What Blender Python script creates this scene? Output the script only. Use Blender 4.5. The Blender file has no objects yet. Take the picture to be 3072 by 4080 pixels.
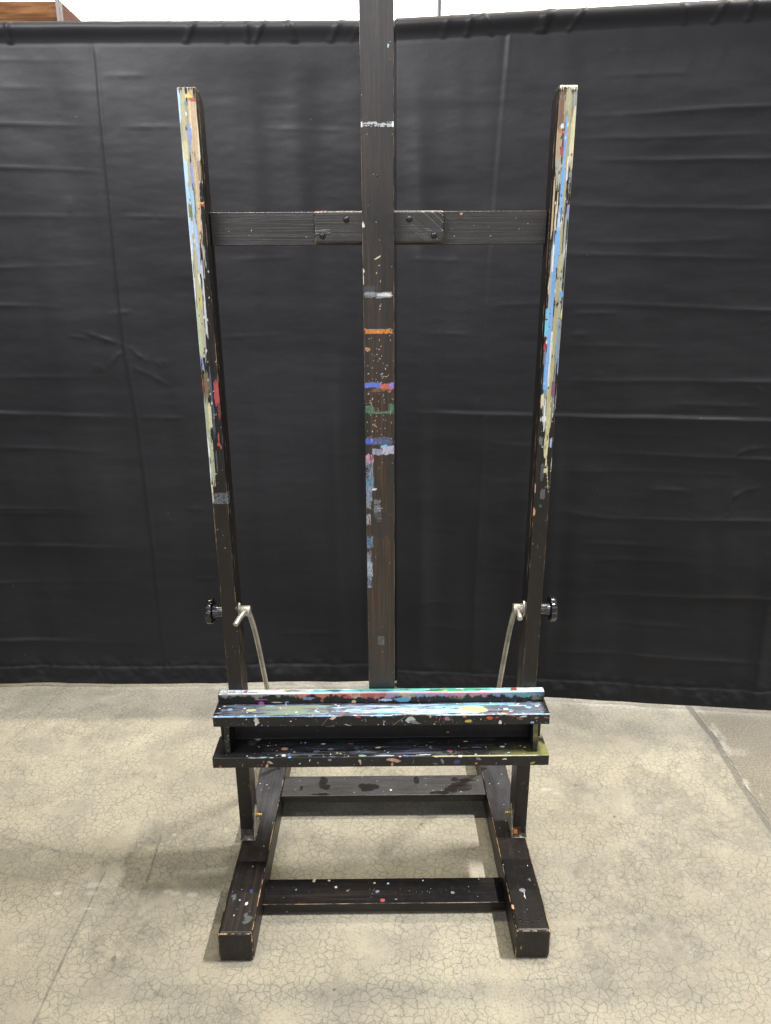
import bpy, bmesh, math, random
import numpy as np
from mathutils import Matrix, Vector

scene = bpy.context.scene
COL = scene.collection
rng = np.random.default_rng(7)

# ------------------------------------------------------------------ noise
def _h(ix, iy, seed):
    n = (ix.astype(np.int64) * 374761393 + iy.astype(np.int64) * 668265263 + seed * 1274126177) & 0xffffffff
    n = ((n ^ (n >> 13)) * 1274126177) & 0xffffffff
    n = n ^ (n >> 16)
    return (n & 0xffff) / 65535.0
def vn(x, y, seed=0):
    ix = np.floor(x); iy = np.floor(y)
    fx = x - ix; fy = y - iy
    fx = fx * fx * (3 - 2 * fx); fy = fy * fy * (3 - 2 * fy)
    a = _h(ix, iy, seed); b = _h(ix + 1, iy, seed); c = _h(ix, iy + 1, seed); d = _h(ix + 1, iy + 1, seed)
    return (a * (1 - fx) + b * fx) * (1 - fy) + (c * (1 - fx) + d * fx) * fy
def fbm(x, y, seed=0, o=4):
    s = 0; a = .5; t = 0
    for k in range(o):
        s = s + a * vn(x, y, seed + 17 * k); t += a; x = x * 2.03 + 5.1; y = y * 2.03 + 3.7; a *= .5
    return s / t
def sm(a, b, x):
    t = np.clip((x - a) / (b - a), 0, 1); return t * t * (3 - 2 * t)
def lin(r, g, b):
    f = lambda c: (c / 255 / 12.92) if c / 255 <= .04045 else ((c / 255 + .055) / 1.055) ** 2.4
    return np.array([f(r), f(g), f(b)])

# ------------------------------------------------------------------ objects
def link(name, me, parent=None):
    o = bpy.data.objects.new(name, me); COL.objects.link(o)
    if parent: o.parent = parent
    return o
def setp(o, label=None, cat=None, group=None, kind=None):
    if label: o['label'] = label
    if cat: o['category'] = cat
    if group: o['group'] = group
    if kind: o['kind'] = kind
    return o
def npmesh(name, V, F, mats, parent=None, paint=None, gc=None, wear=None, N=None, mi=None, smooth=True):
    me = bpy.data.meshes.new(name)
    F = np.asarray(F, np.int32)
    me.vertices.add(len(V)); me.vertices.foreach_set('co', np.asarray(V, np.float32).ravel())
    k = F.shape[1]
    me.loops.add(F.size); me.loops.foreach_set('vertex_index', F.ravel())
    me.polygons.add(len(F)); me.polygons.foreach_set('loop_start', np.arange(0, F.size, k, dtype=np.int32))
    me.polygons.foreach_set('loop_total', np.full(len(F), k, np.int32))
    for m in mats: me.materials.append(m)
    if mi is not None: me.polygons.foreach_set('material_index', np.asarray(mi, np.int32))
    me.update(calc_edges=True); me.validate()
    if smooth: me.polygons.foreach_set('use_smooth', np.ones(len(me.polygons), bool))
    if paint is not None:
        a = me.attributes.new('paint', 'FLOAT_COLOR', 'POINT'); a.data.foreach_set('color', np.asarray(paint, np.float32).ravel())
    if gc is not None:
        a = me.attributes.new('gc', 'FLOAT_VECTOR', 'POINT'); a.data.foreach_set('vector', np.asarray(gc, np.float32).ravel())
    if wear is not None:
        a = me.attributes.new('wear', 'FLOAT', 'POINT'); a.data.foreach_set('value', np.asarray(wear, np.float32).ravel())
    if N is not None:
        me.normals_split_custom_set_from_vertices([tuple(v) for v in N])
    return link(name, me, parent)

def grid_faces(nu, nv, off=0, flip=False):
    i, j = np.meshgrid(np.arange(nu - 1), np.arange(nv - 1), indexing='ij')
    a = (i * nv + j).ravel() + off; b = a + nv; c = b + 1; d = a + 1
    return np.stack([a, d, c, b] if flip else [a, b, c, d], 1)

def axis_coords(lo, hi, r, res):
    e = np.array([0, .12, .3, .55, .8, 1.0]) * r
    n = max(1, int(round((hi - lo - 2 * r) / res)))
    mid = np.linspace(lo + r, hi - r, n + 1)[1:-1]
    return np.concatenate([lo + e, mid, (hi - e)[::-1]])

class Geo:
    """collects rounded boxes: positions, normals, faces, face name, edge wear"""
    def __init__(s): s.V = []; s.N = []; s.F = []; s.fid = []; s.W = []; s.n = 0
    def box(s, x, y, z, r=.003, res=(.05, .05, .05), warp=None):
        lo = np.array([x[0], y[0], z[0]], float); hi = np.array([x[1], y[1], z[1]], float)
        r = min(r, .49 * (hi - lo).min())
        ax = [axis_coords(lo[k], hi[k], r, res[k]) for k in range(3)]
        for k in range(3):
            u, v = (k + 1) % 3, (k + 2) % 3
            for sgn in (0, 1):
                A, B = np.meshgrid(ax[u], ax[v], indexing='ij')
                P = np.zeros(A.shape + (3,)); P[..., u] = A; P[..., v] = B; P[..., k] = hi[k] if sgn else lo[k]
                P = P.reshape(-1, 3)
                Q = np.clip(P, lo + r, hi - r); D = P - Q; D /= np.linalg.norm(D, axis=1)[:, None]
                X = Q + D * r
                w = 1 - np.abs(D).max(1)
                if warp is not None: X = warp(X)
                s.F.append(grid_faces(len(ax[u]), len(ax[v]), s.n, flip=not sgn))
                s.V.append(X); s.N.append(D); s.W.append(w * 3.4); s.fid.append(np.full(len(X), k * 2 + sgn)); s.n += len(X)
        return s
    def arrays(s):
        return np.concatenate(s.V), np.concatenate(s.N), np.concatenate(s.F), np.concatenate(s.fid), np.concatenate(s.W)
# face ids: 0 -x, 1 +x, 2 -y (front), 3 +y, 4 -z, 5 +z (top)

# ------------------------------------------------------------------ easel frame (leans 2.56 degrees towards the viewer)
LEAN = math.radians(2.56)
EO = np.array([0, 1.672, 0.]); EY = np.array([0, math.cos(LEAN), math.sin(LEAN)]); EZ = np.array([0, -math.sin(LEAN), math.cos(LEAN)])
EX = np.array([1., 0, 0])
def toW(P): return EO + P[:, :1] * EX + P[:, 1:2] * EY + P[:, 2:3] * EZ
def toWn(P): return P[:, :1] * EX + P[:, 1:2] * EY + P[:, 2:3] * EZ

# ------------------------------------------------------------------ paint
class Paint:
    def __init__(s, U, V, seed=0):
        s.U = U; s.V = V; s.C = np.zeros((len(U), 3)); s.A = np.zeros(len(U)); s.seed = seed; s.k = 1.
    def put(s, m, col, idx=None):
        if idx is None:
            m = np.clip(m, 0, 1)
            w = m[:, None]; s.C = s.C * (1 - w) + np.asarray(col) * w; s.A = 1 - (1 - s.A) * (1 - m)
        else:
            m = np.clip(m, 0, 1); w = m[:, None]
            s.C[idx] = s.C[idx] * (1 - w) + np.asarray(col) * w; s.A[idx] = 1 - (1 - s.A[idx]) * (1 - m)
    def near(s, u0, u1, v0, v1):
        return np.nonzero((s.U > u0) & (s.U < u1) & (s.V > v0) & (s.V < v1))[0]
    def blob(s, u, v, ru, rv, col, a=1., rough=.35, rot=0, sub=None):
        s.seed += 1; ru = ru * s.k; rv = rv * s.k
        R = max(ru, rv) * 1.6; i = s.near(u - R, u + R, v - R, v + R)
        if sub is not None: i = i[sub[i]]
        if len(i) == 0: return
        du = s.U[i] - u; dv = s.V[i] - v
        c, q = math.cos(rot), math.sin(rot); a1 = (du * c + dv * q) / ru; b1 = (-du * q + dv * c) / rv
        d = np.sqrt(a1 * a1 + b1 * b1) + rough * (fbm(s.U[i] / ru * 1.1, s.V[i] / rv * 1.1, s.seed, 3) - .5) * 2
        s.put(a * sm(1.08, .92, d), col, i)
    def streak(s, u0, u1, v0, v1, col, a=1., along='v', dry=.3, fu=400, fv=12, edge=.12, sub=None):
        """brushed band between u0..u1 and v0..v1, drawn out along one direction"""
        s.seed += 1
        i = s.near(min(u0, u1), max(u0, u1), min(v0, v1), max(v0, v1))
        if sub is not None: i = i[sub[i]]
        if len(i) == 0: return
        U = s.U[i]; V = s.V[i]
        if along == 'v': n = fbm(U * fu, V * fv, s.seed, 4); big = fbm(U * fu * .3, V * fv * 2.5, s.seed + 5, 4)
        else: n = fbm(U * fv, V * fu, s.seed, 4); big = fbm(U * fv * 2.5, V * fu * .3, s.seed + 5, 4)
        pu = (U - min(u0, u1)) / abs(u1 - u0); pv = (V - min(v0, v1)) / abs(v1 - v0)
        if along == 'v':
            q = pv + .30 * (vn(U * fu * 1.6, V * 3, s.seed + 9) - .5) + .12 * (vn(U * fu * 5, V * 9, s.seed + 12) - .5)
            ends = sm(0, .07, q) * sm(1, .93, q)
            side = 2 * np.abs(pu - .5) + .50 * (fbm(U * 2, V * 26, s.seed + 10, 4) - .5) * 2 * min(1, .18 / abs(u1 - u0)) + .30 * np.abs(2 * pv - 1) ** 3
            e = np.minimum(ends, sm(1.04, .86, side)) * 1.0
        else:
            pj = pv + .45 * (fbm(U * 7 if abs(u1 - u0) > .2 else U * 40, V * 0 + 1.3, s.seed + 14, 4) - .5)
            e = np.minimum(np.minimum(pu, 1 - pu), np.minimum(pj, 1 - pj)) / edge
        m = sm(dry - .10, dry + .10, .5 * n + .5 * big + (np.clip(e, 0, 1) - 1) * .5)
        tone = (.80 + .40 * (fbm(U * fu * .7, V * fv * .5, s.seed + 21, 3) if along == 'v' else fbm(U * fv * .5, V * fu * .7, s.seed + 21, 3)))[:, None]
        col = np.asarray(col) * tone
        s.put(a * m, col, i)
    def specks(s, n, u, v, r, cols, a=(.6, 1), sub=None, elong=1.):
        for k in range(n):
            rr = r[0] * (r[1] / r[0]) ** (rng.random() ** 2.2)
            s.blob(rng.uniform(*u), rng.uniform(*v), rr, rr * rng.uniform(.7, 1.2) * elong, cols[rng.integers(len(cols))], rng.uniform(*a), .25, rng.uniform(-.6, .6), sub)
    def rgba(s): return np.concatenate([s.C, s.A[:, None]], 1)

WHT = lin(218, 221, 221); BLUE = lin(120, 168, 220); LBL = lin(172, 204, 236); KHK = lin(172, 167, 134); TAN = lin(186, 164, 134)
PYL = lin(203, 198, 158); RED = lin(168, 76, 78); DBL = lin(60, 76, 132); PER = lin(135, 147, 192); TEAL = lin(90, 175, 170); CYN = lin(120, 190, 215)
PNK = lin(200, 130, 150); MAG = lin(170, 80, 180); ORG = lin(190, 118, 78); GRN = lin(70, 120, 90); GRY = lin(120, 125, 130); BRN = lin(120, 95, 75)
YEL = lin(205, 196, 105); BLK = lin(22, 21, 22); PCH = lin(200, 150, 120); OLV = lin(122, 121, 70); CRM = lin(215, 205, 175)
SPK = [WHT, WHT, WHT, CRM, LBL, GRY, PYL, BLUE]
MIX = [WHT, WHT, WHT, LBL, BLUE, CYN, TEAL, RED, PNK, PYL, YEL, DBL, CRM, MAG, ORG, GRN, GRY, PCH]
MIX = [(c * .68 + .32 * c.mean()) * .9 for c in MIX]

# ------------------------------------------------------------------ materials
def nt(name):
    m = bpy.data.materials.new(name); m.use_nodes = True
    t = m.node_tree; t.nodes.clear()
    out = t.nodes.new('ShaderNodeOutputMaterial'); b = t.nodes.new('ShaderNodeBsdfPrincipled')
    t.links.new(b.outputs[0], out.inputs[0])
    return m, t, b
def N_(t, typ, **k):
    n = t.nodes.new(typ)
    for a, v in k.items():
        if a == 'inp':
            for kk, vv in v.items():
                if hasattr(vv, 'is_output') or isinstance(vv, bpy.types.NodeSocket): t.links.new(vv, n.inputs[kk])
                else: n.inputs[kk].default_value = vv
        else: setattr(n, a, v)
    return n
def math_(t, op, a, b=None, c=None, clamp=False):
    n = N_(t, 'ShaderNodeMath', operation=op, use_clamp=clamp)
    for i, v in enumerate((a, b, c)):
        if v is None: continue
        if isinstance(v, bpy.types.NodeSocket): t.links.new(v, n.inputs[i])
        else: n.inputs[i].default_value = v
    return n.outputs[0]
def mixc(t, f, a, b):
    n = N_(t, 'ShaderNodeMix', data_type='RGBA')
    for i, v in ((0, f), (6, a), (7, b)):
        if isinstance(v, bpy.types.NodeSocket): t.links.new(v, n.inputs[i])
        elif i == 0: n.inputs[0].default_value = v
        else: n.inputs[i].default_value = (*v, 1) if len(v) == 3 else v
    return n.outputs[2]
def maprange(t, v, a, b, c=0., d=1.):
    n = N_(t, 'ShaderNodeMapRange', interpolation_type='SMOOTHSTEP')
    t.links.new(v, n.inputs[0])
    for i, x in enumerate((a, b, c, d)): n.inputs[i + 1].default_value = x
    return n.outputs[0]
def noise(t, vec, scale, detail=3, rough=.5, w=None):
    n = N_(t, 'ShaderNodeTexNoise')
    if vec is not None: t.links.new(vec, n.inputs['Vector'])
    n.inputs['Scale'].default_value = scale; n.inputs['Detail'].default_value = detail; n.inputs['Roughness'].default_value = rough
    return n.outputs[0]
def vmul(t, vec, s):
    n = N_(t, 'ShaderNodeVectorMath', operation='MULTIPLY'); t.links.new(vec, n.inputs[0]); n.inputs[1].default_value = s
    return n.outputs[0]
def bump(t, h, strength, dist, b, prev=None):
    n = N_(t, 'ShaderNodeBump'); t.links.new(h, n.inputs['Height']); n.inputs['Strength'].default_value = strength; n.inputs['Distance'].default_value = dist
    if prev is not None: t.links.new(prev, n.inputs['Normal'])
    t.links.new(n.outputs[0], b.inputs['Normal']); return n.outputs[0]

def wood_mat(name, c_dark, c_brown, brown=.5, rough=.42, wearcol=(.40, .25, .14), wear_t=.62, spec=.5):
    m, t, b = nt(name)
    gc = N_(t, 'ShaderNodeAttribute', attribute_name='gc').outputs['Vector']
    pa = N_(t, 'ShaderNodeAttribute', attribute_name='paint')
    wa = N_(t, 'ShaderNodeAttribute', attribute_name='wear').outputs['Fac']
    g1 = noise(t, vmul(t, gc, (7, 620, 620)), 1, 4, .6)
    g2 = noise(t, vmul(t, gc, (2.2, 130, 130)), 1, 3, .55)
    big = noise(t, vmul(t, gc, (3, 9, 9)), 1, 3, .5)
    g = math_(t, 'ADD', math_(t, 'MULTIPLY', g1, .6), math_(t, 'MULTIPLY', g2, .4))
    f = maprange(t, math_(t, 'ADD', g, math_(t, 'MULTIPLY', math_(t, 'SUBTRACT', big, .5), .35)), .62 - brown * .25, .80 - brown * .22)
    col = mixc(t, f, c_dark, c_brown)
    # faint pale grain lines where the stain rubbed thin
    th = maprange(t, noise(t, vmul(t, gc, (3.0, 700, 700)), 1, 2, .5), .68, .78)
    col = mixc(t, math_(t, 'MULTIPLY', th, .35), col, (.13, .075, .04))
    # dust
    dn = noise(t, vmul(t, gc, (60, 60, 60)), 1, 5, .6)
    col = mixc(t, maprange(t, dn, .45, .8, 0, .05), col, (.16, .15, .14))
    # worn edges
    wn = noise(t, vmul(t, gc, (17, 60, 60)), 1, 6, .72)
    wf = maprange(t, math_(t, 'MULTIPLY', wa, math_(t, 'POWER', math_(t, 'MULTIPLY', wn, 1.75), 2.0)), wear_t + .16, wear_t + .34)
    col = mixc(t, wf, col, wearcol)
    # tiny pale specks
    vo = N_(t, 'ShaderNodeTexVoronoi', feature='F1'); t.links.new(gc, vo.inputs['Vector']); vo.inputs['Scale'].default_value = 130
    vc = N_(t, 'ShaderNodeSeparateColor'); t.links.new(vo.outputs['Color'], vc.inputs[0])
    sp = math_(t, 'MULTIPLY', math_(t, 'LESS_THAN', vo.outputs['Distance'], .11), math_(t, 'GREATER_THAN', vc.outputs[0], .975))
    col = mixc(t, math_(t, 'MULTIPLY', sp, .55), col, (.5, .5, .48))
    # paint layer with small colour variation
    al = pa.outputs['Alpha']
    pn = noise(t, vmul(t, gc, (120, 500, 500)), 1, 4, .6)
    pc = N_(t, 'ShaderNodeHueSaturation'); t.links.new(pa.outputs['Color'], pc.inputs['Color']); t.links.new(maprange(t, pn, .2, .8, .78, 1.12), pc.inputs['Value'])
    # the attribute holds colour already divided by nothing: mix by coverage, broken up a little by grain
    alb = maprange(t, math_(t, 'ADD', al, math_(t, 'MULTIPLY', math_(t, 'SUBTRACT', g1, .5), .5)), .12, .72)
    col = mixc(t, alb, col, pc.outputs[0])
    t.links.new(col, b.inputs['Base Color'])
    rg = math_(t, 'ADD', math_(t, 'MULTIPLY', g1, .22), rough - .11)
    rg = math_(t, 'ADD', rg, math_(t, 'MULTIPLY', maprange(t, big, .3, .7), .08))
    t.links.new(rg, b.inputs['Roughness'])
    b.inputs['Specular IOR Level'].default_value = spec
    h = math_(t, 'ADD', math_(t, 'MULTIPLY', g1, .14), math_(t, 'MULTIPLY', alb, .9))
    h = math_(t, 'ADD', h, math_(t, 'MULTIPLY', math_(t, 'MULTIPLY', pn, alb), .8))
    bump(t, h, .7, .0011, b)
    return m

MW = wood_mat('black_stained_wood', (.0052, .0046, .0046), (.030, .0175, .0125), .46, .38, spec=.42)
MWX = wood_mat('sheeny_grey_black_wood', (.009, .0078, .007), (.030, .021, .016), .45, .40, spec=.8)
MWB = wood_mat('brown_black_wood', (.0095, .0068, .0050), (.036, .0200, .0105), .58, .34, spec=.85)
MWU = wood_mat('upright_black_wood', (.0060, .0050, .0045), (.026, .0165, .011), .46, .36)
MWT = wood_mat('painted_over_wood', (.0065, .0062, .0066), (.022, .016, .013), .3, .44, wear_t=.80)

def simple(name, col, rough, metal=0., spec=.5, nscale=0, namt=.1, bmp=0, coat=0):
    m, t, b = nt(name)
    b.inputs['Base Color'].default_value = (*col, 1); b.inputs['Roughness'].default_value = rough
    b.inputs['Metallic'].default_value = metal; b.inputs['Specular IOR Level'].default_value = spec
    if coat: b.inputs['Coat Weight'].default_value = coat; b.inputs['Coat Roughness'].default_value = .08
    if nscale:
        tc = N_(t, 'ShaderNodeTexCoord').outputs['Object']
        n = noise(t, tc, nscale, 5, .6)
        c2 = tuple(min(1, c * (1 + 2.2 * namt)) for c in col); c1 = tuple(c * (1 - namt * 2.2) for c in col)
        t.links.new(mixc(t, maprange(t, n, .3, .7), c1, c2), b.inputs['Base Color'])
        t.links.new(maprange(t, n, .3, .7, rough + .12, rough - .06), b.inputs['Roughness'])
        if bmp: bump(t, n, bmp, .001, b)
    return m
M_METAL = simple('dull_zinc_plated_steel', (.46, .44, .39), .40, .75, .5, 22, .12, .04)
M_BRACK = simple('dusty_bracket_steel', (.40, .37, .31), .5, .6, .5, 60, .2, .2)
M_BRASS = simple('brass_bolt', (.45, .34, .16), .4, .9, .5, 200, .1)
M_KNOB = simple('glossy_black_plastic', (.010, .010, .011), .16, 0, .6, 300, .1)
M_STEM = simple('dark_metal_collar', (.10, .10, .105), .28, .9, .5, 150, .15)
M_SCREW = simple('black_oxide_screw', (.05, .048, .046), .30, .8, .5, 500, .2)
M_SLOT = simple('screw_recess', (.006, .006, .006), .6)
M_ORANGE = simple('orange_plastic', (.55, .17, .03), .5, 0, .4, 300, .1)
M_POLE = simple('black_coated_steel', (.02, .02, .022), .4, .2)

def tape_mat():
    m, t, b = nt('clear_tape')
    tc = N_(t, 'ShaderNodeTexCoord').outputs['Object']
    n = noise(t, vmul(t, tc, (260, 60, 260)), 1, 4, .6)
    b.inputs['Base Color'].default_value = (.30, .33, .36, 1)
    t.links.new(maprange(t, n, .35, .7, .10, .5), b.inputs['Alpha'])
    b.inputs['Roughness'].default_value = .18
    return m
M_TAPE = tape_mat()

def drape_mat():
    m, t, b = nt('black_drape_cloth')
    tc = N_(t, 'ShaderNodeTexCoord').outputs['Object']
    big = noise(t, vmul(t, tc, (1.2, 1.2, 2.5)), 1, 4, .55)
    fine = noise(t, vmul(t, tc, (480, 480, 480)), 1, 3, .7)
    mid = noise(t, vmul(t, tc, (90, 90, 60)), 1, 4, .6)
    v = math_(t, 'ADD', math_(t, 'MULTIPLY', big, .5), math_(t, 'MULTIPLY', fine, .5))
    col = mixc(t, maprange(t, v, .36, .64), (.0078, .0080, .0092), (.0150, .0152, .0170))
    # lint: sparse pale specks
    vo = N_(t, 'ShaderNodeTexVoronoi', feature='F1'); t.links.new(tc, vo.inputs['Vector']); vo.inputs['Scale'].default_value = 22
    vc = N_(t, 'ShaderNodeSeparateColor'); t.links.new(vo.outputs['Color'], vc.inputs[0])
    sp = math_(t, 'MULTIPLY', math_(t, 'LESS_THAN', vo.outputs['Distance'], .05), math_(t, 'GREATER_THAN', vc.outputs[0], .965))
    col = mixc(t, math_(t, 'MULTIPLY', sp, .3), col, (.2, .2, .2))
    t.links.new(col, b.inputs['Base Color'])
    b.inputs['Roughness'].default_value = .50
    b.inputs['Specular IOR Level'].default_value = .16
    b.inputs['Sheen Weight'].default_value = .03; b.inputs['Sheen Roughness'].default_value = .4
    p = bump(t, fine, .35, .0004, b)
    bump(t, mid, .25, .0012, b, p)
    return m
M_DRAPE = drape_mat()

# ------------------------------------------------------------------ curved tube and lathe helpers
def tube(path, rad, n=20, cap=True, sub=12):
    P = [Vector(p) for p in path]
    pts = []
    Q = [P[0] + (P[0] - P[1])] + P + [P[-1] + (P[-1] - P[-2])]
    for i in range(1, len(Q) - 2):
        for k in range(sub):
            s = k / sub; a, b_, c, d = Q[i - 1], Q[i], Q[i + 1], Q[i + 2]
            pts.append(.5 * ((2 * b_) + (c - a) * s + (2 * a - 5 * b_ + 4 * c - d) * s * s + (3 * b_ - a - 3 * c + d) * s ** 3))
    pts.append(P[-1])
    V = []; Fq = []; Nn = []
    ref = Vector((1, 0, 0))
    for i, p in enumerate(pts):
        d = (pts[min(i + 1, len(pts) - 1)] - pts[max(i - 1, 0)]).normalized()
        s = d.cross(ref).normalized() if abs(d.dot(ref)) < .95 else d.cross(Vector((0, 0, 1))).normalized()
        u = s.cross(d).normalized(); ref = u
        r = rad
        for k in range(n):
            a = 2 * math.pi * k / n; V.append(p + (s * math.cos(a) + u * math.sin(a)) * r)
    for i in range(len(pts) - 1):
        for k in range(n):
            Fq.append((i * n + k, i * n + (k + 1) % n, (i + 1) * n + (k + 1) % n, (i + 1) * n + k))
    bm = bmesh.new(); vs = [bm.verts.new(v) for v in V]
    for f in Fq: bm.faces.new([vs[i] for i in f])
    if cap: bm.faces.new(vs[:n][::-1]); bm.faces.new(vs[-n:])
    return bm
def lathe(prof, n=32, lobes=0, amp=0., origin=(0, 0, 0), ax=(1, 0, 0)):
    """prof: (along, radius); revolved about ax through origin"""
    bm = bmesh.new(); A = Vector(ax).normalized(); O = Vector(origin)
    s = A.orthogonal().normalized(); u = A.cross(s)
    rings = []
    for (h, r) in prof:
        ring = []
        for k in range(n):
            a = 2 * math.pi * k / n
            rr = r * (1 + amp * (abs(math.cos(lobes * a / 2)) ** .7 * 2 - 1)) if lobes else r
            ring.append(bm.verts.new(O + A * h + (s * math.cos(a) + u * math.sin(a)) * rr))
        rings.append(ring)
    for a, b_ in zip(rings[:-1], rings[1:]):
        for k in range(n): bm.faces.new((a[k], a[(k + 1) % n], b_[(k + 1) % n], b_[k]))
    bm.faces.new(rings[0][::-1]); bm.faces.new(rings[-1])
    return bm
def bmobj(name, bm, mats, parent=None, smooth=True, angle=38, frame=False):
    bmesh.ops.recalc_face_normals(bm, faces=bm.faces)
    if frame:
        for v in bm.verts: v.co = Vector(EO) + v.co.x * Vector(EX) + v.co.y * Vector(EY) + v.co.z * Vector(EZ)
    me = bpy.data.meshes.new(name); 
    if smooth:
        for f in bm.faces: f.smooth = True
        for e in bm.edges:
            if len(e.link_faces) == 2 and e.calc_face_angle(0) > math.radians(angle): e.smooth = False
    bm.to_mesh(me); bm.free()
    for m in (mats if isinstance(mats, list) else [mats]): me.materials.append(m)
    return link(name, me, parent)

# ================================================================== EASEL
easel = link('easel', None); easel.location = (-.003, 1.372, 0); easel.empty_display_size = .1
setp(easel, 'black wooden studio easel streaked with dried paint, standing on the cracked concrete floor', 'easel')
INV = Matrix.Translation((-.003, 1.372, 0)).inverted()
def kid(o): o.matrix_parent_inverse = INV; return o
def part(name, geo, mat, along, paintf=None, frame=True, wear=1., parent=None, seed=0):
    V, N, F, fid, W = geo.arrays()
    order = {0: (0, 1, 2), 1: (1, 0, 2), 2: (2, 0, 1)}[along]
    gc = V[:, order] + seed * 1.37
    pc = np.zeros((len(V), 4))
    if paintf: pc = paintf(V, N, fid)
    Wd = W * wear
    if frame: P = toW(V); NN = toWn(N)
    else: P = V; NN = N
    o = npmesh(name, P, F, [mat], easel if parent is None else parent, pc, gc, Wd, NN)
    if parent is None: kid(o)
    return o

# ---- feet
def foot_paint(sd, side):
    def f(V, N, fid):
        p = Paint(V[:, 0].copy(), V[:, 1] + np.where(fid == 2, -(0.081 - V[:, 2]), 0), sd)
        top = fid == 5
        xs = (V[:, 0].min(), V[:, 0].max())
        # dust on the rear of the foot
        d = sm(1.56, 1.80, V[:, 1]) * top * (.55 + .5 * fbm(V[:, 0] * 30, V[:, 1] * 12, sd)) * .62
        p.put(d, lin(92, 92, 98))
        fr = fid == 2
        p.put(fr * sm(.42, .75, fbm(V[:, 0] * 26, V[:, 2] * 55, sd + 3)) * .28, lin(95, 90, 82))
        p.specks(26, xs, (1.375, 1.95), (.0007, .0022), SPK, sub=top)
        if side < 0:
            p.blob(-.342, 1.447, .0042, .005, LBL, 1, .2, sub=top); p.blob(-.361, 1.458, .003, .003, PER, .9, .3, sub=top)
            p.blob(-.338, 1.487, .004, .007, DBL, .7, .8, sub=top); p.blob(-.377, 1.47, .007, .009, GRY, .5, .9, sub=top)
            p.blob(-.332, 1.405, .011, .014, GRY, .5, .8, sub=top); p.blob(-.366, 1.412, .002, .002, WHT, 1, .2, sub=top)
        else:
            p.blob(.345, 1.482, .008, .007, GRY, .85, .3, sub=top); p.blob(.3475, 1.462, .0013, .012, WHT, .8, .5, sub=top)
            p.blob(.312, 1.43, .003, .006, PCH, 1, .6, sub=top); p.blob(.371, 1.515, .004, .006, GRY, .6, .8, sub=top)
            for k in range(9): p.blob(rng.uniform(.32, .385), rng.uniform(1.378, 1.40), .0025, .0025, BLK, .9, .3, sub=top)
            p.blob(.3215, 1.310, .002, .008, PCH, .8, .6, sub=fr)
        return p.rgba()
    return f
for sd, (xa, xb) in enumerate(((-.396, -.312), (.3072, .391))):
    g = Geo().box((xa, xb), (1.358, 2.13), (.0, .0825), r=.0085, res=(.002, .0022, .004))
    part('foot', g, MW, 1, foot_paint(11 + sd, -1 if sd == 0 else 1), frame=False, wear=1.25, seed=sd + 1)
# ---- cross rails
def rail_front_paint(V, N, fid):
    p = Paint(V[:, 0].copy(), V[:, 1] - .036, 31); top = fid == 5
    [p.specks(16, (cx - .05, cx + .05), (cy - .02, cy + .03), (.0004, .0015), SPK, (.35, .9), sub=top) for cx, cy in ((-.26, 1.49), (-.16, 1.51), (-.05, 1.50), (.01, 1.48), (.07, 1.51), (.14, 1.48), (.2, 1.51), (.26, 1.49))]
    for x, y, r, c in ((-.006, 1.467, .0062, RED), (-.187, 1.54, .0045, PYL), (-.188, 1.534, .004, PYL), (-.148, 1.535, .0035, PYL), (-.128, 1.512, .004, CRM), (-.028, 1.525, .003, YEL),
                       (.008, 1.523, .0035, LBL), (-.02, 1.497, .005, GRY), (-.232, 1.505, .003, GRY), (.012, 1.545, .003, WHT), (.095, 1.545, .0045, GRY), (.028, 1.47, .003, GRY), (.10, 1.532, .002, WHT), (-.098, 1.50, .003, GRY), (.175, 1.49, .005, GRY)):
        p.blob(x, y, r, r * .9, c, 1, .25, sub=top)
    p.put((fid == 2) * sm(.72, .8, fbm(V[:, 0] * 40, V[:, 2] * 300, 5)) * sm(-.2, -.24, V[:, 0]) * .9, PCH)
    p.put((fid == 5) * .25 * sm(.5, .8, fbm(V[:, 0] * 14, V[:, 1] * 60, 77)) * (sm(-.2, -.3, V[:, 0]) + sm(.2, .3, V[:, 0])), lin(80, 80, 82))
    return p.rgba()
g = Geo().box((-.3122, .3074), (1.493, 1.5775), (.007, .034), r=.0025, res=(.0018, .002, .005))
part('cross_rail', g, MW, 0, rail_front_paint, frame=False, wear=1.35, seed=5)
def rail_rear_paint(V, N, fid):
    p = Paint(V[:, 0].copy(), V[:, 1].copy(), 41); top = fid == 5
    dust = top * (.62 + .25 * fbm(V[:, 0] * 16, V[:, 1] * 40, 3)) * .66
    # wiped and hand-marked places
    w = np.zeros(len(V))
    for x, y, rx, ry in ((-.19, 1.93, .014, .03), (-.178, 1.905, .012, .014), (-.19, 1.868, .03, .006), (.235, 1.90, .032, .022), (.205, 1.885, .02, .012), (.17, 1.872, .03, .008), (.252, 1.93, .03, .008), (.22, 1.935, .013, .012), (-.05, 1.90, .03, .02), (.10, 1.93, .008, .02), (-.255, 1.9, .004, .012)):
        d = np.sqrt(((V[:, 0] - x) / rx) ** 2 + ((V[:, 1] - y) / ry) ** 2) + .9 * (fbm(V[:, 0] * 70, V[:, 1] * 70, 9) - .5)
        w = np.maximum(w, sm(1.1, .8, d))
    p.put(dust * (1 - .85 * w), lin(84, 85, 90))
    p.specks(30, (-.3, .3), (1.87, 1.95), (.0006, .0016), SPK, sub=top)
    p.blob(.02, 1.885, .003, .003, CRM, 1, .2, sub=top)
    return p.rgba()
g = Geo().box((-.3122, .3074), (1.861, 1.956), (.050, .0755), r=.0025, res=(.002, .002, .006))
part('cross_rail', g, MW, 0, rail_rear_paint, frame=False, wear=.9, seed=6)

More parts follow.
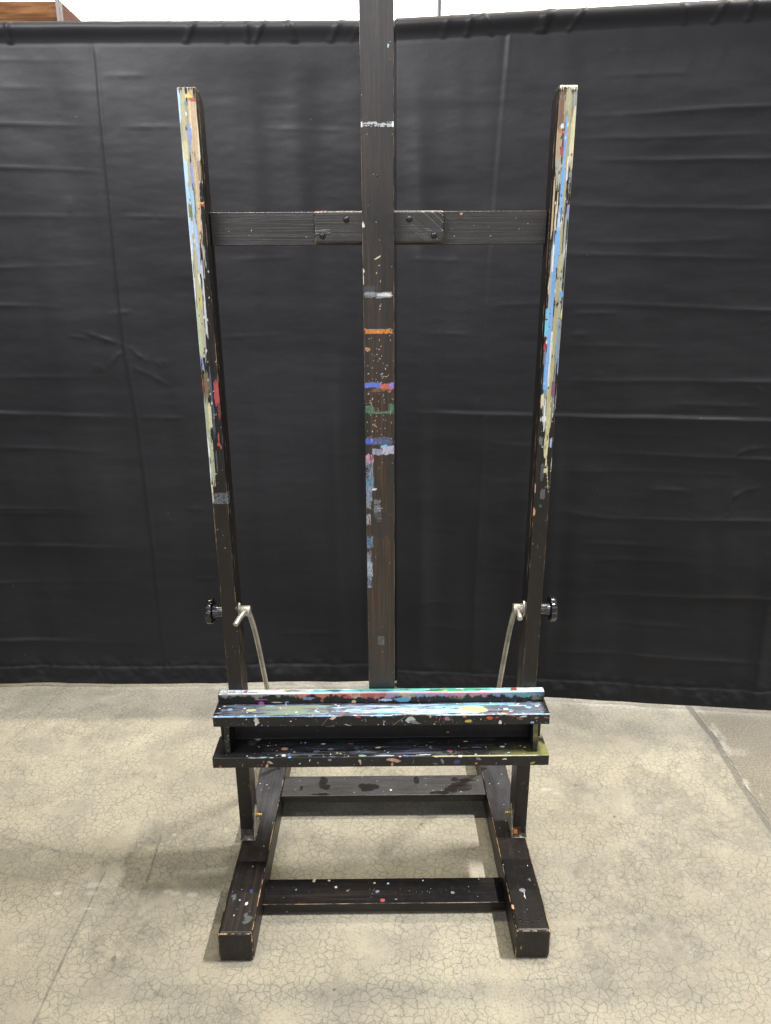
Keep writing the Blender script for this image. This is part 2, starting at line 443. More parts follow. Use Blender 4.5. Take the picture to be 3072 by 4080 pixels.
# ---- uprights (two laminated strips with a groove between)
YY = np.arange(0, 1500, 60)
SS = np.array([2.0559, 2.0106, 1.9644, 1.9172, 1.869, 1.8198, 1.7694, 1.7179, 1.6652, 1.6113, 1.5561, 1.4997, 1.4419, 1.3827, 1.322, 1.2599, 1.1961, 1.1308, 1.0638, .9951, .9245, .852, .7776, .7012, .6226])
def S(y): return float(np.interp(y, YY, SS))
LX = (-.3955, -.3590); RX = (.3535, .3898); STOP = 1.913; SBOT = .117
def upright_paint(side):
    def f(V, N, fid):
        if side < 0: u = V[:, 0] - LX[0]          # 0 = outer edge, grows inwards
        else: u = RX[1] - V[:, 0]
        w = .0365
        out = (fid == 0) if side < 0 else (fid == 1); inn = (fid == 1) if side < 0 else (fid == 0)
        U = np.where(out, -V[:, 1], np.where(inn, w + V[:, 1], u))
        p = Paint(U / w, V[:, 2].copy(), 100 + side * 20)
        fr = (fid == 2) | ((fid == 5) & (V[:, 1] < .022)); sub = fr | (out & (V[:, 1] < .021))
        K = dict(fu=16, sub=sub)
        y = lambda a, b: (S(b), S(a))
        if side < 0:
            T = [(-.5, .62, 187, 620, lin(165,168,160), .34, 4), (-.5, .50, 560, 800, lin(160,166,158), .38, 4), (-.5, .34, 780, 1000, lin(140,145,132), .46, 6), (.5, .98, 187, 420, lin(150,135,112), .42, 4), (-.4, .55, 187, 345, lin(150,148,130), .36, 5), (-.45, .17, 187, 262, LBL, .26, 8), (-.5, .10, 300, 352, KHK, .3, 8), (-.5, .24, 325, 400, LBL, .2, 6), (-.5, .27, 385, 560, LBL, .22, 6), (-.5, .08, 400, 760, WHT, .3, 8),
                 (.10, .40, 187, 348, KHK, .2, 5), (.03, .34, 300, 350, PYL, .34, 8), (.24, .41, 340, 448, KHK, .28, 6), (.22, .44, 400, 470, lin(150,185,200), .42, 8), (.10, .30, 436, 474, OLV, .26, 10),
                 (.30, .50, 470, 590, PER * .6 + LBL * .5, .30, 7), (.50, .97, 186, 345, TAN, .27, 5), (.84, 1.0, 215, 345, CRM, .46, 7), (.56, .68, 220, 300, CRM, .44, 7), (.52, .78, 330, 540, TAN, .23, 5), (.60, .66, 330, 500, CRM, .4, 7),
                 (.36, .64, 266, 302, PER, .14, 10), (.38, .58, 298, 324, PER, .44, 14), (.35, .52, 348, 404, PER, .26, 10), (.58, .84, 525, 612, lin(170,168,160), .50, 7), (.47, .63, 550, 745, lin(190,192,192), .33, 6),
                 (.12, .37, 503, 770, KHK, .20, 5), (.12, .30, 560, 700, PYL, .5, 8), (.33, .43, 622, 668, YEL * .8, .26, 10), (.30, .42, 590, 640, WHT, .45, 12), (-.45, .12, 560, 800, lin(190,205,215), .38, 8), (.0, .22, 640, 772, lin(175,185,150), .40, 8),
                 (.08, .46, 798, 862, lin(110,98,78), .36, 9), (-.3, .22, 760, 800, PER, .46, 12), (.18, .42, 868, 926, PYL, .36, 9), (-.1, .24, 850, 985, lin(160,168,140), .36, 8), (.43, .60, 790, 950, lin(72,82,98), .28, 5),
                 (.66, .99, 816, 876, RED, .26, 8), (.80, .98, 866, 905, lin(110,50,55), .42, 10), (-.4, .09, 808, 850, RED, .3, 10), (.10, .36, 940, 1050, lin(168,170,140), .30, 8), (-.4, .12, 930, 1060, WHT, .46, 10), (.0, .14, 1040, 1085, CRM, .36, 12), (.44, .56, 968, 1022, lin(75,80,88), .26, 8), (-.3, .10, 1084, 1180, lin(150,120,90), .47, 14), (-.2, .08, 1180, 1420, lin(120,90,62), .60, 18)]
            for u0, u1, a, b_, c, d, fv in T: p.streak(u0, u1, *y(a, b_), c, 1, dry=d, fv=fv, edge=.05, **K)
            p.blob(.50, S(286), .13, .013, PER, 1, .2, sub=sub)
            p.blob(.57, S(205), .22, .0032, YEL, 1, .25, sub=sub); p.blob(.78, S(213), .2, .004, RED, .95, .8, sub=sub); p.blob(.40, S(221), .08, .004, lin(110,150,155), 1, .4, sub=sub)
            p.blob(.80, S(436), .22, .0012, YEL, 1, .2, sub=sub); p.blob(.88, S(441), .13, .003, RED, .9, .7, sub=sub)
            p.blob(.74, S(943), .05, .010, RED, 1, .5, sub=sub); p.blob(.72, S(958), .10, .0048, RED, 1, .3, sub=sub); p.blob(.84, S(964), .06, .0036, RED, 1, .4, sub=sub)
        else:
            T = [(-.4, 1.0, 190, 420, lin(165,160,142), .42, 4), (-.3, .95, 400, 760, lin(160,162,152), .43, 4), (.1, .85, 740, 940, lin(150,150,138), .45, 5), (.0, 1.0, 195, 300, lin(140,134,115), .44, 5), (.66, .98, 192, 300, BRN, .30, 6), (.28, .62, 192, 242, KHK, .22, 7), (.27, .48, 236, 500, KHK, .16, 5), (-.5, .26, 232, 345, PYL, .30, 7), (-.5, .2, 196, 240, lin(150,160,170), .42, 8), (-.5, .28, 300, 372, CRM, .42, 8), (.24, .32, 338, 395, WHT, .24, 8),
                 (.72, 1.02, 275, 345, TAN * .8, .25, 5), (.86, 1.02, 383, 520, TAN, .24, 5), (.64, .90, 345, 415, lin(160,165,150), .34, 7), (.68, .80, 400, 500, CRM, .36, 7), (.52, .70, 255, 330, lin(95,45,42), .40, 6), (.60, .74, 316, 341, RED, .22, 8),
                 (.42, .58, 252, 350, BLUE, .24, 5), (.40, .60, 345, 470, BLUE, .22, 5), (.38, .62, 370, 402, BLUE, .05, 6), (.46, .64, 455, 520, LBL, .36, 7), (.44, .72, 492, 585, BLUE, .10, 5), (.50, .78, 578, 650, BLUE, .08, 5), (.54, .80, 640, 765, BLUE, .14, 5), (.58, .88, 755, 856, BLUE, .16, 6),
                 (.28, .47, 486, 560, KHK, .16, 5), (.20, .48, 548, 600, KHK, .22, 5), (.28, .50, 596, 660, KHK, .14, 5), (.24, .52, 650, 770, lin(172,168,128), .12, 5), (.27, .60, 760, 880, lin(176,170,128), .14, 5), (.28, .54, 870, 940, lin(190,186,140), .16, 6),
                 (.70, .80, 524, 590, WHT, .28, 7), (.84, .96, 600, 640, CRM, .42, 12), (.60, .70, 856, 935, WHT, .32, 8), (.45, .62, 720, 860, WHT, .46, 9), (-.4, .22, 372, 400, lin(130,140,150), .40, 30), (-.4, .22, 444, 482, PER, .38, 14), (-.5, .04, 400, 640, lin(140,145,150), .46, 8),
                 (-.2, .24, 520, 620, WHT, .60, 22), (-.4, .12, 668, 694, PYL, .26, 14), (.03, .27, 690, 790, lin(130,150,165), .26, 7), (.78, 1.0, 667, 692, CYN, .28, 14), (.72, 1.0, 694, 732, CYN, .25, 10), (.78, 1.0, 726, 762, lin(170,60,62), .38, 14), (.80, .96, 755, 800, lin(120,120,130), .40, 12),
                 (-.4, .10, 770, 815, PER, .34, 12), (.12, .36, 824, 862, lin(120,85,105), .28, 9), (.70, .96, 852, 886, CRM, .34, 10), (.50, .92, 901, 914, WHT, .36, 18), (-.3, .05, 845, 890, lin(150,155,160), .4, 12), (.05, .3, 880, 900, GRY, .4, 20),
                 (.28, .60, 936, 992, PYL, .30, 9), (.06, .24, 948, 970, LBL * .8, .26, 10), (.62, .90, 945, 965, GRY * .7, .42, 14), (.34, .44, 985, 1010, CRM, .24, 10), (-.3, .08, 985, 1020, PYL, .34, 12), (.42, .70, 1000, 1042, lin(75,78,84), .38, 12), (.28, .60, 1058, 1082, lin(85,86,90), .36, 14), (.90, 1.0, 1045, 1068, PCH, .36, 20), (.4, .6, 1150, 1190, lin(110,85,60), .60, 30), (-.3, .06, 1030, 1500, lin(95,72,50), .60, 20)]
            for u0, u1, a, b_, c, d, fv in T: p.streak(u0, u1, *y(a, b_), c, 1, dry=d, fv=fv, edge=.05, **K)
            p.blob(.7, S(287), .26, .002, ORG, 1, .4, sub=sub); p.blob(.70, S(274), .10, .0045, WHT, .95, .5, sub=sub)
            p.blob(.13, S(638), .12, .008, BLUE * .9, 1, .2, sub=sub); p.blob(.30, S(1010), .22, .007, PYL, 1, .5, .3, sub=sub); p.blob(.36, S(1019), .12, .006, PYL, 1, .5, sub=sub)
            p.streak(-.4, 1.3, S(194), 1.93, CRM, 1, dry=.24, fv=40, sub=sub, fu=12); p.streak(-.1, .75, S(189), 1.94, WHT, 1, dry=.2, fv=40, sub=sub, fu=12)
            p.blob(.94, S(1108 - 65 + 65), .10, .010, PCH, 1, .5, sub=sub); p.blob(.55, S(1096), .1, .0035, GRN, .7, .6, sub=sub); p.blob(.12, S(1055), .2, .0012, GRY, .9, .2, sub=sub)
        # spots and broken ridges over the heavy paint
        for k in range(70):
            p.blob(rng.uniform(-.1, .98), rng.uniform(1.12, 1.9), rng.uniform(.02, .05), rng.uniform(.001, .004), [BLK, BLK, WHT, PYL, CRM, GRY][rng.integers(6)], .85, .7, sub=sub)
        for k in range(45):
            p.blob(rng.uniform(0, 1.6), rng.uniform(.15, 1.3), .03, rng.uniform(.0006, .0013), [WHT, GRY, CRM][rng.integers(3)], .8, .3)
        return p.rgba()
    return f
def top_round(V):
    V = V.copy(); t = np.clip((V[:, 2] - (STOP - .040)) / .040, 0, 1)
    lim = .025 + .045 * np.sqrt(np.clip(1 - t * t * .93, 0, 1))
    V[:, 1] = np.where(V[:, 1] > .024, np.minimum(V[:, 1], lim), V[:, 1]); return V
uprights = []
for side, X in ((-1, LX), (1, RX)):
    g = Geo().box(X, (0, .0205), (SBOT, STOP), r=.0026, res=(.0012, .0016, .0022))
    g.box((X[0] + .003, X[1] - .003), (.0195, .0265), (SBOT + .004, STOP - .004), r=.0008, res=(.01, .01, .2))
    g.box((X[0] + .0008, X[1] - .0008), (.0255, .0700), (SBOT, STOP), r=.003, res=(.004, .003, .004), warp=top_round)
    o = part('upright', g, MWU, 2, upright_paint(side), wear=1.1, seed=8 + side)
    o['label'] = 'left upright, paint streaked in pale blue, khaki and white' if side < 0 else 'right upright with a long sky blue paint streak'
    uprights.append(o)
# clear tape round the left upright
g = Geo().box((LX[0] + .001, LX[1] + .0006), (-.0007, .018), (S(1086), S(1062)), r=.0003, res=(.004, .004, .004))
V, N, F, fid, W = g.arrays()
npmesh('clear_tape', toW(V), F, [M_TAPE], uprights[0], N=toWn(N))

# ---- mast
MX = (-.0372, .0286)
def mast_paint(V, N, fid):
    w = MX[1] - MX[0]
    U = np.where(fid == 0, -V[:, 1] / w, np.where(fid == 1, 1 + V[:, 1] / w, (V[:, 0] - MX[0]) / w))
    p = Paint(U, V[:, 2].copy(), 300); sub = (fid == 2) | (((fid == 0) | (fid == 1)) & (V[:, 1] < .012))
    K = dict(along='u', sub=sub)
    yb = lambda a, b: (S(b), S(a))
    # patchy pale haze along the mast: its grey sheen put into the colour
    p.put(sub * .22 * sm(.45, .7, fbm(U * 26, V[:, 2] * 5, 3, 4)), lin(92, 84, 78))
    for q in range(4): p.streak(-.02, 1.02, .5, 1.52, lin(74, 46, 28), .55, dry=.60, fu=26 + 9 * q, fv=2.5, edge=.1, sub=sub)
    v = yb(262, 275); p.streak(-.05, 1.05, *v, lin(190,196,200), .85, dry=.46, fu=900, fv=7, **K); p.streak(.0, .06, *v, WHT, 1, dry=.1, fu=300, fv=9, edge=.05, **K); p.streak(.94, 1.02, *v, WHT, 1, dry=.1, fu=300, fv=9, edge=.05, **K)
    v = yb(630, 644); p.streak(-.02, 1.02, *v, lin(150, 155, 158), .95, dry=.37, fu=700, fv=4, **K); p.streak(.4, 1.02, *yb(632, 640), WHT, .9, dry=.42, fu=900, fv=5, **K)
    p.put(sub * .4 * sm(S(645), S(640), V[:, 2]) * sm(S(612) + .02 * 0, S(626), V[:, 2]) * sm(.75, .3, U) * 1, lin(90, 95, 102))
    v = yb(710, 722); p.streak(-.04, 1.04, *v, lin(190, 120, 50), 1, dry=.32, fu=500, fv=30, **K)
    v = yb(826, 838); p.streak(-.04, .62, *v, lin(85, 110, 200), 1, dry=.22, fu=500, fv=6, **K); p.streak(.5, 1.02, *yb(828, 842), lin(200, 95, 70), 1, dry=.34, fu=500, fv=8, **K); p.streak(.8, 1.04, *yb(826, 840), lin(130, 110, 200), 1, dry=.36, fu=600, fv=8, **K)
    p.streak(.2, .98, *yb(838, 848), lin(140, 95, 50), .7, dry=.42, fu=500, fv=8, **K)
    p.streak(-.02, .35, *yb(876, 894), GRN, .75, dry=.40, fu=500, fv=10, **K); p.streak(.78, 1.02, *yb(870, 894), GRN, .9, dry=.45, fu=900, fv=60, **K); p.streak(0, 1, *yb(889, 894), GRN, .9, dry=.38, fu=900, fv=10, **K)
    p.streak(-.02, 1.02, *yb(944, 962), lin(78, 92, 135), .9, dry=.36, fu=700, fv=12, **K); p.streak(-.02, .3, *yb(948, 960), lin(65, 90, 190), 1, dry=.3, fu=400, fv=12, **K)
    p.blob(.66, S(965), .14, .005, CYN, .9, .5, sub=sub)
    p.streak(.2, .6, *yb(968, 984), lin(150, 152, 175), 1, dry=.38, fu=700, fv=70, **K); p.streak(.55, 1.03, *yb(962, 984), lin(178, 178, 200), 1, dry=.36, fu=700, fv=70, **K)
    for a, b, u1, c, d in ((984, 1000, .26, PNK, .46), (990, 1040, .24, lin(120, 130, 150), .50), (1032, 1058, .26, lin(90, 125, 145), .42), (1050, 1085, .2, lin(120, 135, 155), .46), (1082, 1100, .16, GRY, .45), (1110, 1132, .12, lin(150, 140, 150), .45), (1160, 1184, .22, lin(85, 120, 150), .45), (1190, 1225, .12, GRY, .48), (1212, 1245, .18, lin(150, 165, 180), .47), (1245, 1272, .12, lin(130, 150, 175), .5)):
        p.streak(-.06, u1 + .05, *yb(a - 3, b + 3), c * 1.1, 1, dry=d - .03, fu=260, fv=60, **K)
    p.streak(.24, .54, *yb(1078, 1130), lin(110, 114, 120), .9, dry=.40, fu=700, fv=8, **K)
    for y in (1098, 1104, 1112, 1120, 1126): p.blob(.45, S(y), .1, .0012, lin(160, 165, 175), .9, .5, sub=sub)
    p.blob(.3, S(1057), .07, .0025, WHT, .9, .6, sub=sub); p.blob(.11, S(986), .05, .006, lin(190, 130, 170), .9, .6, sub=sub)
    p.blob(.12, S(755), .09, .0045, lin(170, 125, 95), 1, .5, sub=sub); [p.blob(.40 + .02 * q, S(560 - .8 * q), .022, .0014, PYL, 1, .2, sub=sub) for q in range(9)]
    p.blob(.84, S(99), .035, .0034, lin(160, 200, 205), 1, .15, sub=sub); p.blob(.02, S(585), .04, .004, CRM, 1, .4, sub=sub); p.blob(.01, S(603), .03, .012, CRM, .9, .5, sub=sub); p.blob(.03, S(486), .05, .006, WHT, .9, .6, sub=sub)
    for y in (574, 590, 608, 662, 668, 716, 735, 755, 766, 775): p.blob(rng.uniform(.42, .56), S(y), .02, .0016, [PCH, CRM, TAN][rng.integers(3)], 1, .4, sub=sub)
    for k in range(120): p.blob(rng.uniform(0, 1), S(rng.normal(860, 60)), .01 + .01 * rng.random() ** 3, .0006 + .0008 * rng.random() ** 3, [WHT, CRM, PCH, PYL][rng.integers(4)], 1, .2, sub=sub)
    for k in range(60): p.blob(rng.uniform(0, 1), rng.uniform(.6, 2.1), .008, .0006, CRM, .7, .2, sub=sub)
    p.streak(.1, .95, *yb(1100, 1165), BLK, .75, dry=.34, fu=120, fv=10, **K)
    for y in (262 + 2, 372): p.blob(.5, S(y + 8), .03, .002, BLK, .8, .4, sub=sub)
    return p.rgba()
g = Geo().box(MX, (.0005, .0215), (.47, 2.32), r=.0016, res=(.0016, .002, .0016))
mast = part('mast', g, MWB, 2, mast_paint, wear=1.35, seed=3)
g = Geo().box((-.0135, -.0005 + .004), (-.0002, .0008), (S(1393), S(1375)), r=.0003, res=(.01, .01, .01))
V, N, F, fid, W = g.arrays(); npmesh('clear_tape', toW(V), F, [M_TAPE], mast, N=toWn(N))

# ---- crossbar and splice plate
def bar_paint(V, N, fid):
    p = Paint(V[:, 0].copy(), V[:, 2].copy(), 400); sub = fid == 2
    p.put((fid == 2) * (.16 + .10 * fbm(V[:, 0] * 5, V[:, 2] * 200, 3)), lin(95, 88, 82))  # grey sheen of the front face, painted in as a thin pale haze
    p.put((fid == 5) * .5 * fbm(V[:, 0] * 20, V[:, 1] * 200, 3), lin(120, 118, 115))
    p.specks(22, (-.35, .35), (1.63, 1.685), (.0006, .0016), SPK, sub=sub)
    p.blob(.171, 1.683, .003, .0025, PCH, 1, .4, sub=sub)
    return p.rgba()
g = Geo().box((-.3585, .353), (.040, .060), (1.6225, 1.6885), r=.0015, res=(.002, .01, .0015))
part('crossbar', g, MWX, 0, bar_paint, wear=1.0, seed=12)
def plate_paint(V, N, fid):
    p = Paint(V[:, 0].copy(), V[:, 2].copy(), 410); sub = fid == 2
    p.put((fid == 2) * (.18 + .10 * fbm(V[:, 0] * 8, V[:, 2] * 240, 5)), lin(100, 93, 86))  # pale haze on the front: the plate's sheen laid in as colour
    p.streak(-.145, -.10, 1.642, 1.652, lin(62, 64, 84), .5, along='u', dry=.46, fu=600, fv=20, sub=sub)
    p.streak(.09, .134, 1.643, 1.655, lin(95, 110, 130), .6, along='u', dry=.5, fu=600, fv=20, sub=sub)
    p.streak(-.14, -.11, 1.684, 1.690, lin(165, 125, 90), 1, along='u', dry=.42, fu=300, fv=60, sub=fid != 9)
    # diagonal end-grain arcs on the right half
    d = V[:, 0] * .62 + V[:, 2] * .8 + .01 * fbm(V[:, 0] * 20, V[:, 2] * 20, 3)
    p.put((fid == 2) * sm(.68, .85, vn(d * 210, d * 0, 8)) * sm(.05, .08, V[:, 0]) * .8, BLK)
    return p.rgba()
g = Geo().box((-.1390, .1338), (.0215, .0395), (1.6250, 1.6890), r=.0055, res=(.0015, .01, .0015))
plate = part('splice_plate', g, MWX, 0, plate_paint, wear=.95, seed=14)
for sx, ss in ((-.071, 1.6722), (-.1215, 1.6403), (.0608, 1.6724), (.1127, 1.6404)):
    bm = lathe([(0, .0062), (.0010, .0065), (.0011, .0054), (.0022, .0050), (.0032, .0036), (.0036, .0020), (.0037, .0003)], 28, origin=(sx, .0216, ss), ax=(0, -1, 0))
    nf = len(bm.faces); a0 = rng.uniform(0, 1.5)
    for a in (a0, a0 + math.pi / 2):
        r = bmesh.ops.create_cube(bm, size=1.0, matrix=Matrix.Translation((sx, .0216 - .0034, ss)) @ Matrix.Rotation(a, 4, 'Y') @ Matrix.Diagonal((.0056, .0012, .0012, 1)))
    bm.faces.ensure_lookup_table()
    for f in bm.faces[nf:]: f.material_index = 1
    bmobj('screw', bm, [M_SCREW, M_SLOT], plate, frame=True)

# ---- upper ledge (lip + shelf)
def ledge_paint(V, N, fid):
    # unrolled coordinate v: 0 at the rear of the lip top, growing forwards and down (metres)
    lip = (V[:, 2] > .5308) & (V[:, 1] > -.0225)
    top = fid == 5; fr = fid == 2
    v = np.where(lip & top, -V[:, 1], np.where(lip & fr, .022 + (.5605 - V[:, 2]) * .94, np.where(top, .050 + (-.022 - V[:, 1]), np.where(fr, .104 + (.53 - V[:, 2]), 5.))))
    lipm = (v < .0215); lf = (v >= .0215) & (v < .0495); tp = (v >= .0495) & (v < .1035); ff = (v >= .1035) & (v < 1)
    p = Paint(V[:, 0].copy(), v, 500); p.k = .70
    H = dict(along='u', fu=260, fv=9)
    # lip top: heavy white / cyan / teal
    p.streak(-.43, .42, -.004, .0225, lin(190,200,205), 1, dry=.36, **H, sub=lipm, edge=.02)
    p.streak(-.25, .42, -.004, .022, CYN, 1, dry=.42, **H, sub=lipm)
    p.streak(-.12, .30, -.002, .020, TEAL, 1, dry=.40, **H, sub=lipm); p.streak(.1, .3, .004, .018, lin(60, 160, 130), 1, dry=.42, **H, sub=lipm)
    p.streak(-.43, .42, .006, .016, BLK, .9, dry=.60, **H, sub=lipm)
    for k in range(70): p.blob(rng.uniform(-.42, .41), rng.uniform(0, .02), rng.uniform(.002, .02), rng.uniform(.001, .003), [WHT, WHT, LBL, TEAL, BLUE, PNK, YEL, BLK, GRN, LBL][rng.integers(10)], .9, .6, sub=lipm)
    for k in range(9): p.blob(-.415 + k * .009, rng.uniform(.002, .018), .002, .007, [DBL, WHT, PER, LBL, GRY][rng.integers(5)], .95, .6, sub=lipm)
    p.blob(-.348, .011, .005, .010, RED, 1, .5, sub=lipm); p.blob(.33, .01, .012, .008, lin(140, 60, 60), 1, .7, sub=lipm); p.blob(.345, .008, .006, .004, WHT, 1, .4, sub=lipm); p.blob(.39, .012, .015, .008, lin(150, 195, 185), 1, .7, sub=lipm)
    p.streak(.05, .35, .017, .024, YEL, .9, dry=.46, **H); p.streak(-.43, .42, .019, .025, WHT, .9, dry=.40, **H, edge=.02)
    p.streak(-.15, .2, .019, .026, PNK, .9, dry=.45, **H)
    # lip front: streaks pulled down from the top edge
    def hang(x0, x1, c, a, d, v1=.042): 
        i = np.nonzero(lf & (V[:, 0] > x0) & (V[:, 0] < x1))[0]
        if len(i) == 0: return
        p.seed += 1
        n = fbm(V[i, 0] * 90, v[i] * 60, p.seed, 4); fall = sm(v1, .022, v[i])
        ex = np.clip(np.minimum(V[i, 0] - x0, x1 - V[i, 0]) / .015, 0, 1)
        p.put(a * sm(d - .17, d + .17, n * .8 + fall * .35 - (1 - ex) * .2), c, i)
    hang(-.42, -.18, lin(150, 147, 140), .8, .60); hang(-.24, .12, lin(190, 125, 105), .9, .60); hang(-.1, .1, lin(190, 170, 140), .9, .64); hang(.08, .40, lin(150, 130, 160), .85, .60)
    hang(-.12, .05, RED, .9, .66); hang(.0, .4, lin(130, 150, 185), .8, .70, .048); hang(.1, .3, PNK, .8, .68); hang(.3, .41, lin(110, 165, 165), .85, .60); hang(.36, .41, DBL, .8, .66, .048)
    p.blob(-.094, .033, .016, .0055, RED, 1, .3, sub=lf); p.blob(.045, .041, .028, .010, lin(95, 150, 185), 1, .5, sub=lf); p.blob(.075, .030, .012, .005, lin(150, 140, 70), .9, .5, sub=lf)
    p.blob(-.19, .036, .02, .006, PER, .7, .7, sub=lf); p.blob(-.31, .0475, .010, .006, MAG, .95, .4); p.blob(-.31, .038, .02, .004, PNK, .6, .8, sub=lf); p.blob(-.27, .046, .02, .002, CRM, .8, .6, sub=lf)
    p.blob(-.245, .0455, .008, .003, BLUE, .8, .4, sub=lf); p.blob(-.075, .046, .008, .008, lin(205, 180, 130), 1, .4, sub=lf); p.blob(.005, .042, .018, .005, LBL, .9, .6, sub=lf); p.blob(.385, .04, .02, .006, OLV, .7, .7, sub=lf)
    p.blob(.355, .034, .018, .006, lin(90, 150, 150), .8, .6, sub=lf); p.blob(.19, .038, .03, .005, lin(130, 120, 60), .5, .8, sub=lf)
    # ledge top
    p.streak(-.43, .42, .050, .106, lin(62, 68, 82), .7, dry=.46, **H, sub=tp, edge=.03)
    for q in range(5): p.streak(-.43, .42, .050, .103, lin(105, 114, 130), .55, along='u', fu=1000 + 90 * q, fv=14, dry=.56, sub=tp, edge=.03)
    p.streak(-.33, -.12, .054, .102, lin(120, 135, 125), .85, dry=.47, **H, sub=tp)
    p.streak(-.16, .2, .055, .100, LBL, .85, dry=.53, along='u', fu=620, fv=12, sub=tp); p.streak(-.05, .28, .060, .1, CYN, .85, dry=.54, along='u', fu=620, fv=12, sub=tp)
    p.streak(-.12, .1, .056, .09, WHT, .85, dry=.58, along='u', fu=620, fv=12, sub=tp); p.streak(.02, .26, .078, .1, WHT, .85, dry=.54, along='u', fu=620, fv=12, sub=tp); p.streak(.12, .36, .052, .062, CYN, .9, dry=.46, **H, sub=tp)
    p.blob(-.225, .078, .045, .02, lin(125, 140, 120), .75, .8, sub=tp); p.blob(-.33, .076, .018, .008, lin(190, 185, 130), .9, .5, sub=tp)
    p.blob(.226, .078, .050, .0165, lin(172, 168, 120), 1, .35, sub=tp); p.blob(.235, .085, .04, .012, lin(178, 172, 122), 1, .35, sub=tp)
    p.blob(-.385, .072, .009, .0065, BLUE, 1, .3, sub=tp); p.blob(-.408, .086, .008, .003, DBL, .9, .5, sub=tp); p.blob(.364, .074, .011, .006, BLUE, 1, .4, sub=tp); p.blob(.305, .08, .009, .005, WHT, 1, .2, sub=tp)
    p.blob(.385, .068, .007, .004, WHT, 1, .2, sub=tp); p.blob(.335, .066, .03, .003, LBL, .9, .5, sub=tp); p.blob(.30, .097, .014, .004, OLV, .9, .4, sub=tp); p.blob(-.105, .092, .006, .004, RED, 1, .2, sub=tp)
    p.blob(.066, .088, .005, .010, YEL, 1, .35, .5, sub=tp); p.blob(.012, .084, .012, .005, WHT, 1, .6, .5, sub=tp); p.blob(-.055, .082, .010, .004, CYN, .9, .5, sub=tp); p.blob(-.15, .094, .014, .004, PER, .9, .5, sub=tp)
    for k in range(240):
        r = .0005 + .0026 * rng.random() ** 4; p.blob(rng.uniform(-.425, .415), rng.uniform(.050, .104), r * rng.uniform(1, 1.8), r, (SPK if rng.random() < .7 else MIX)[rng.integers(8)], 1, .4, sub=tp)
    for k in range(60): p.blob(rng.uniform(-.42, .41), rng.uniform(.05, .103), rng.uniform(.006, .02), rng.uniform(.0008, .002), [WHT, LBL, CYN, BLK, GRY, PNK][rng.integers(6)], .85, .7, sub=tp)
    # thick pale blue paint along the front edge and the face below
    p.streak(-.43, .42, .1015, .1065, LBL, .9, dry=.50, **H, edge=.01); p.streak(-.43, -.1, .101, .106, BLUE, .8, dry=.5, **H)
    for k in range(34): p.blob(rng.uniform(-.42, .41), rng.uniform(.1, .106), rng.uniform(.002, .007), rng.uniform(.0012, .003), MIX[rng.integers(len(MIX))], 1, .5)
    p.put(ff * .16 * sm(.4, .7, fbm(V[:, 0] * 8, V[:, 2] * 30, 9)) * (.4 + sm(-.1, .4, V[:, 0])), lin(75, 80, 60))
    F = [(-.3155 + .002, .116, .009, .013, lin(190, 188, 170)), (-.316, .125, .004, .007, WHT), (-.105 - .02, .110, .011, .0045, CRM), (-.065, .1065, .012, .005, RED), (-.012, .106, .011, .004, BLUE), (.0, .121, .0022, .006, PNK), (.0, .125, .003, .002, PER), (.045, .12, .0022, .006, BLUE),
         (-.2, .1065, .005, .003, BLK), (.158, .114, .0105, .0085, lin(150, 105, 135)), (.19 - .124, .117, .018, .012, lin(185, 190, 185)), (.075, .124, .015, .007, GRY), (.209, .1225, .0135, .0065, lin(205, 170, 90)), (.262, .1135, .011, .006, lin(185, 85, 55)), (.2915 - .003, .126, .006, .008, WHT), (.3, .131, .004, .002, RED),
         (.367, .127, .0052, .005, BLUE), (.335, .116, .012, .004, lin(130, 80, 75)), (.378, .114, .008, .005, lin(140, 115, 95)), (.405, .114, .012, .004, lin(110, 90, 80)), (.20, .109, .007, .004, ORG), (-.23, .118, .003, .003, CRM), (-.19, .132, .005, .0025, TEAL), (.115, .108, .003, .004, YEL), (.07 + .055, .13, .0025, .003, YEL),
         (.1385, .115, .0011, .018, RED), (.0, .13, .002, .004, LBL), (-.045, .118, .0008, .010, LBL), (.148, .120, .0007, .014, GRY), (.17, .12, .0007, .014, lin(150, 130, 140)), (-.085, .132, .02, .0015, WHT), (.28, .112, .006, .003, RED), (.315, .1075, .02, .003, RED), (.345, .11, .014, .0035, WHT)]
    for u, vv, ru, rv, c in F: p.blob(u, vv, ru, rv, c, 1, .45, rng.uniform(-.3, .3), sub=ff)
    for x0, x1 in ((-.155, -.135), (.02, .055)):
        q = (V[:, 0] - x0) / (x1 - x0); dd = np.abs(v - (.134 - q * .028)); p.put(ff * sm(.0022, .0012, dd) * (q > 0) * (q < 1) * .9, lin(110, 100, 85))
    for k in range(150):
        r = .0004 + .0013 * rng.random() ** 4; p.blob(rng.uniform(-.425, .415), rng.uniform(.105, .135), r * rng.uniform(.8, 1.6), r * rng.uniform(.8, 2), (SPK if rng.random() < .8 else MIX)[rng.integers(8)], 1, .4, sub=ff)
    return p.rgba()
g = Geo().box((-.4190, .4075), (-.022, -.0005), (.5285, .5605), r=.0040, res=(.0012, .0014, .0012))
g.box((-.4222, .4110), (-.0755, -.004), (.5005, .5305), r=.0022, res=(.0012, .0012, .0012))
part('canvas_ledge', g, MWT, 0, ledge_paint, wear=.9, seed=21)

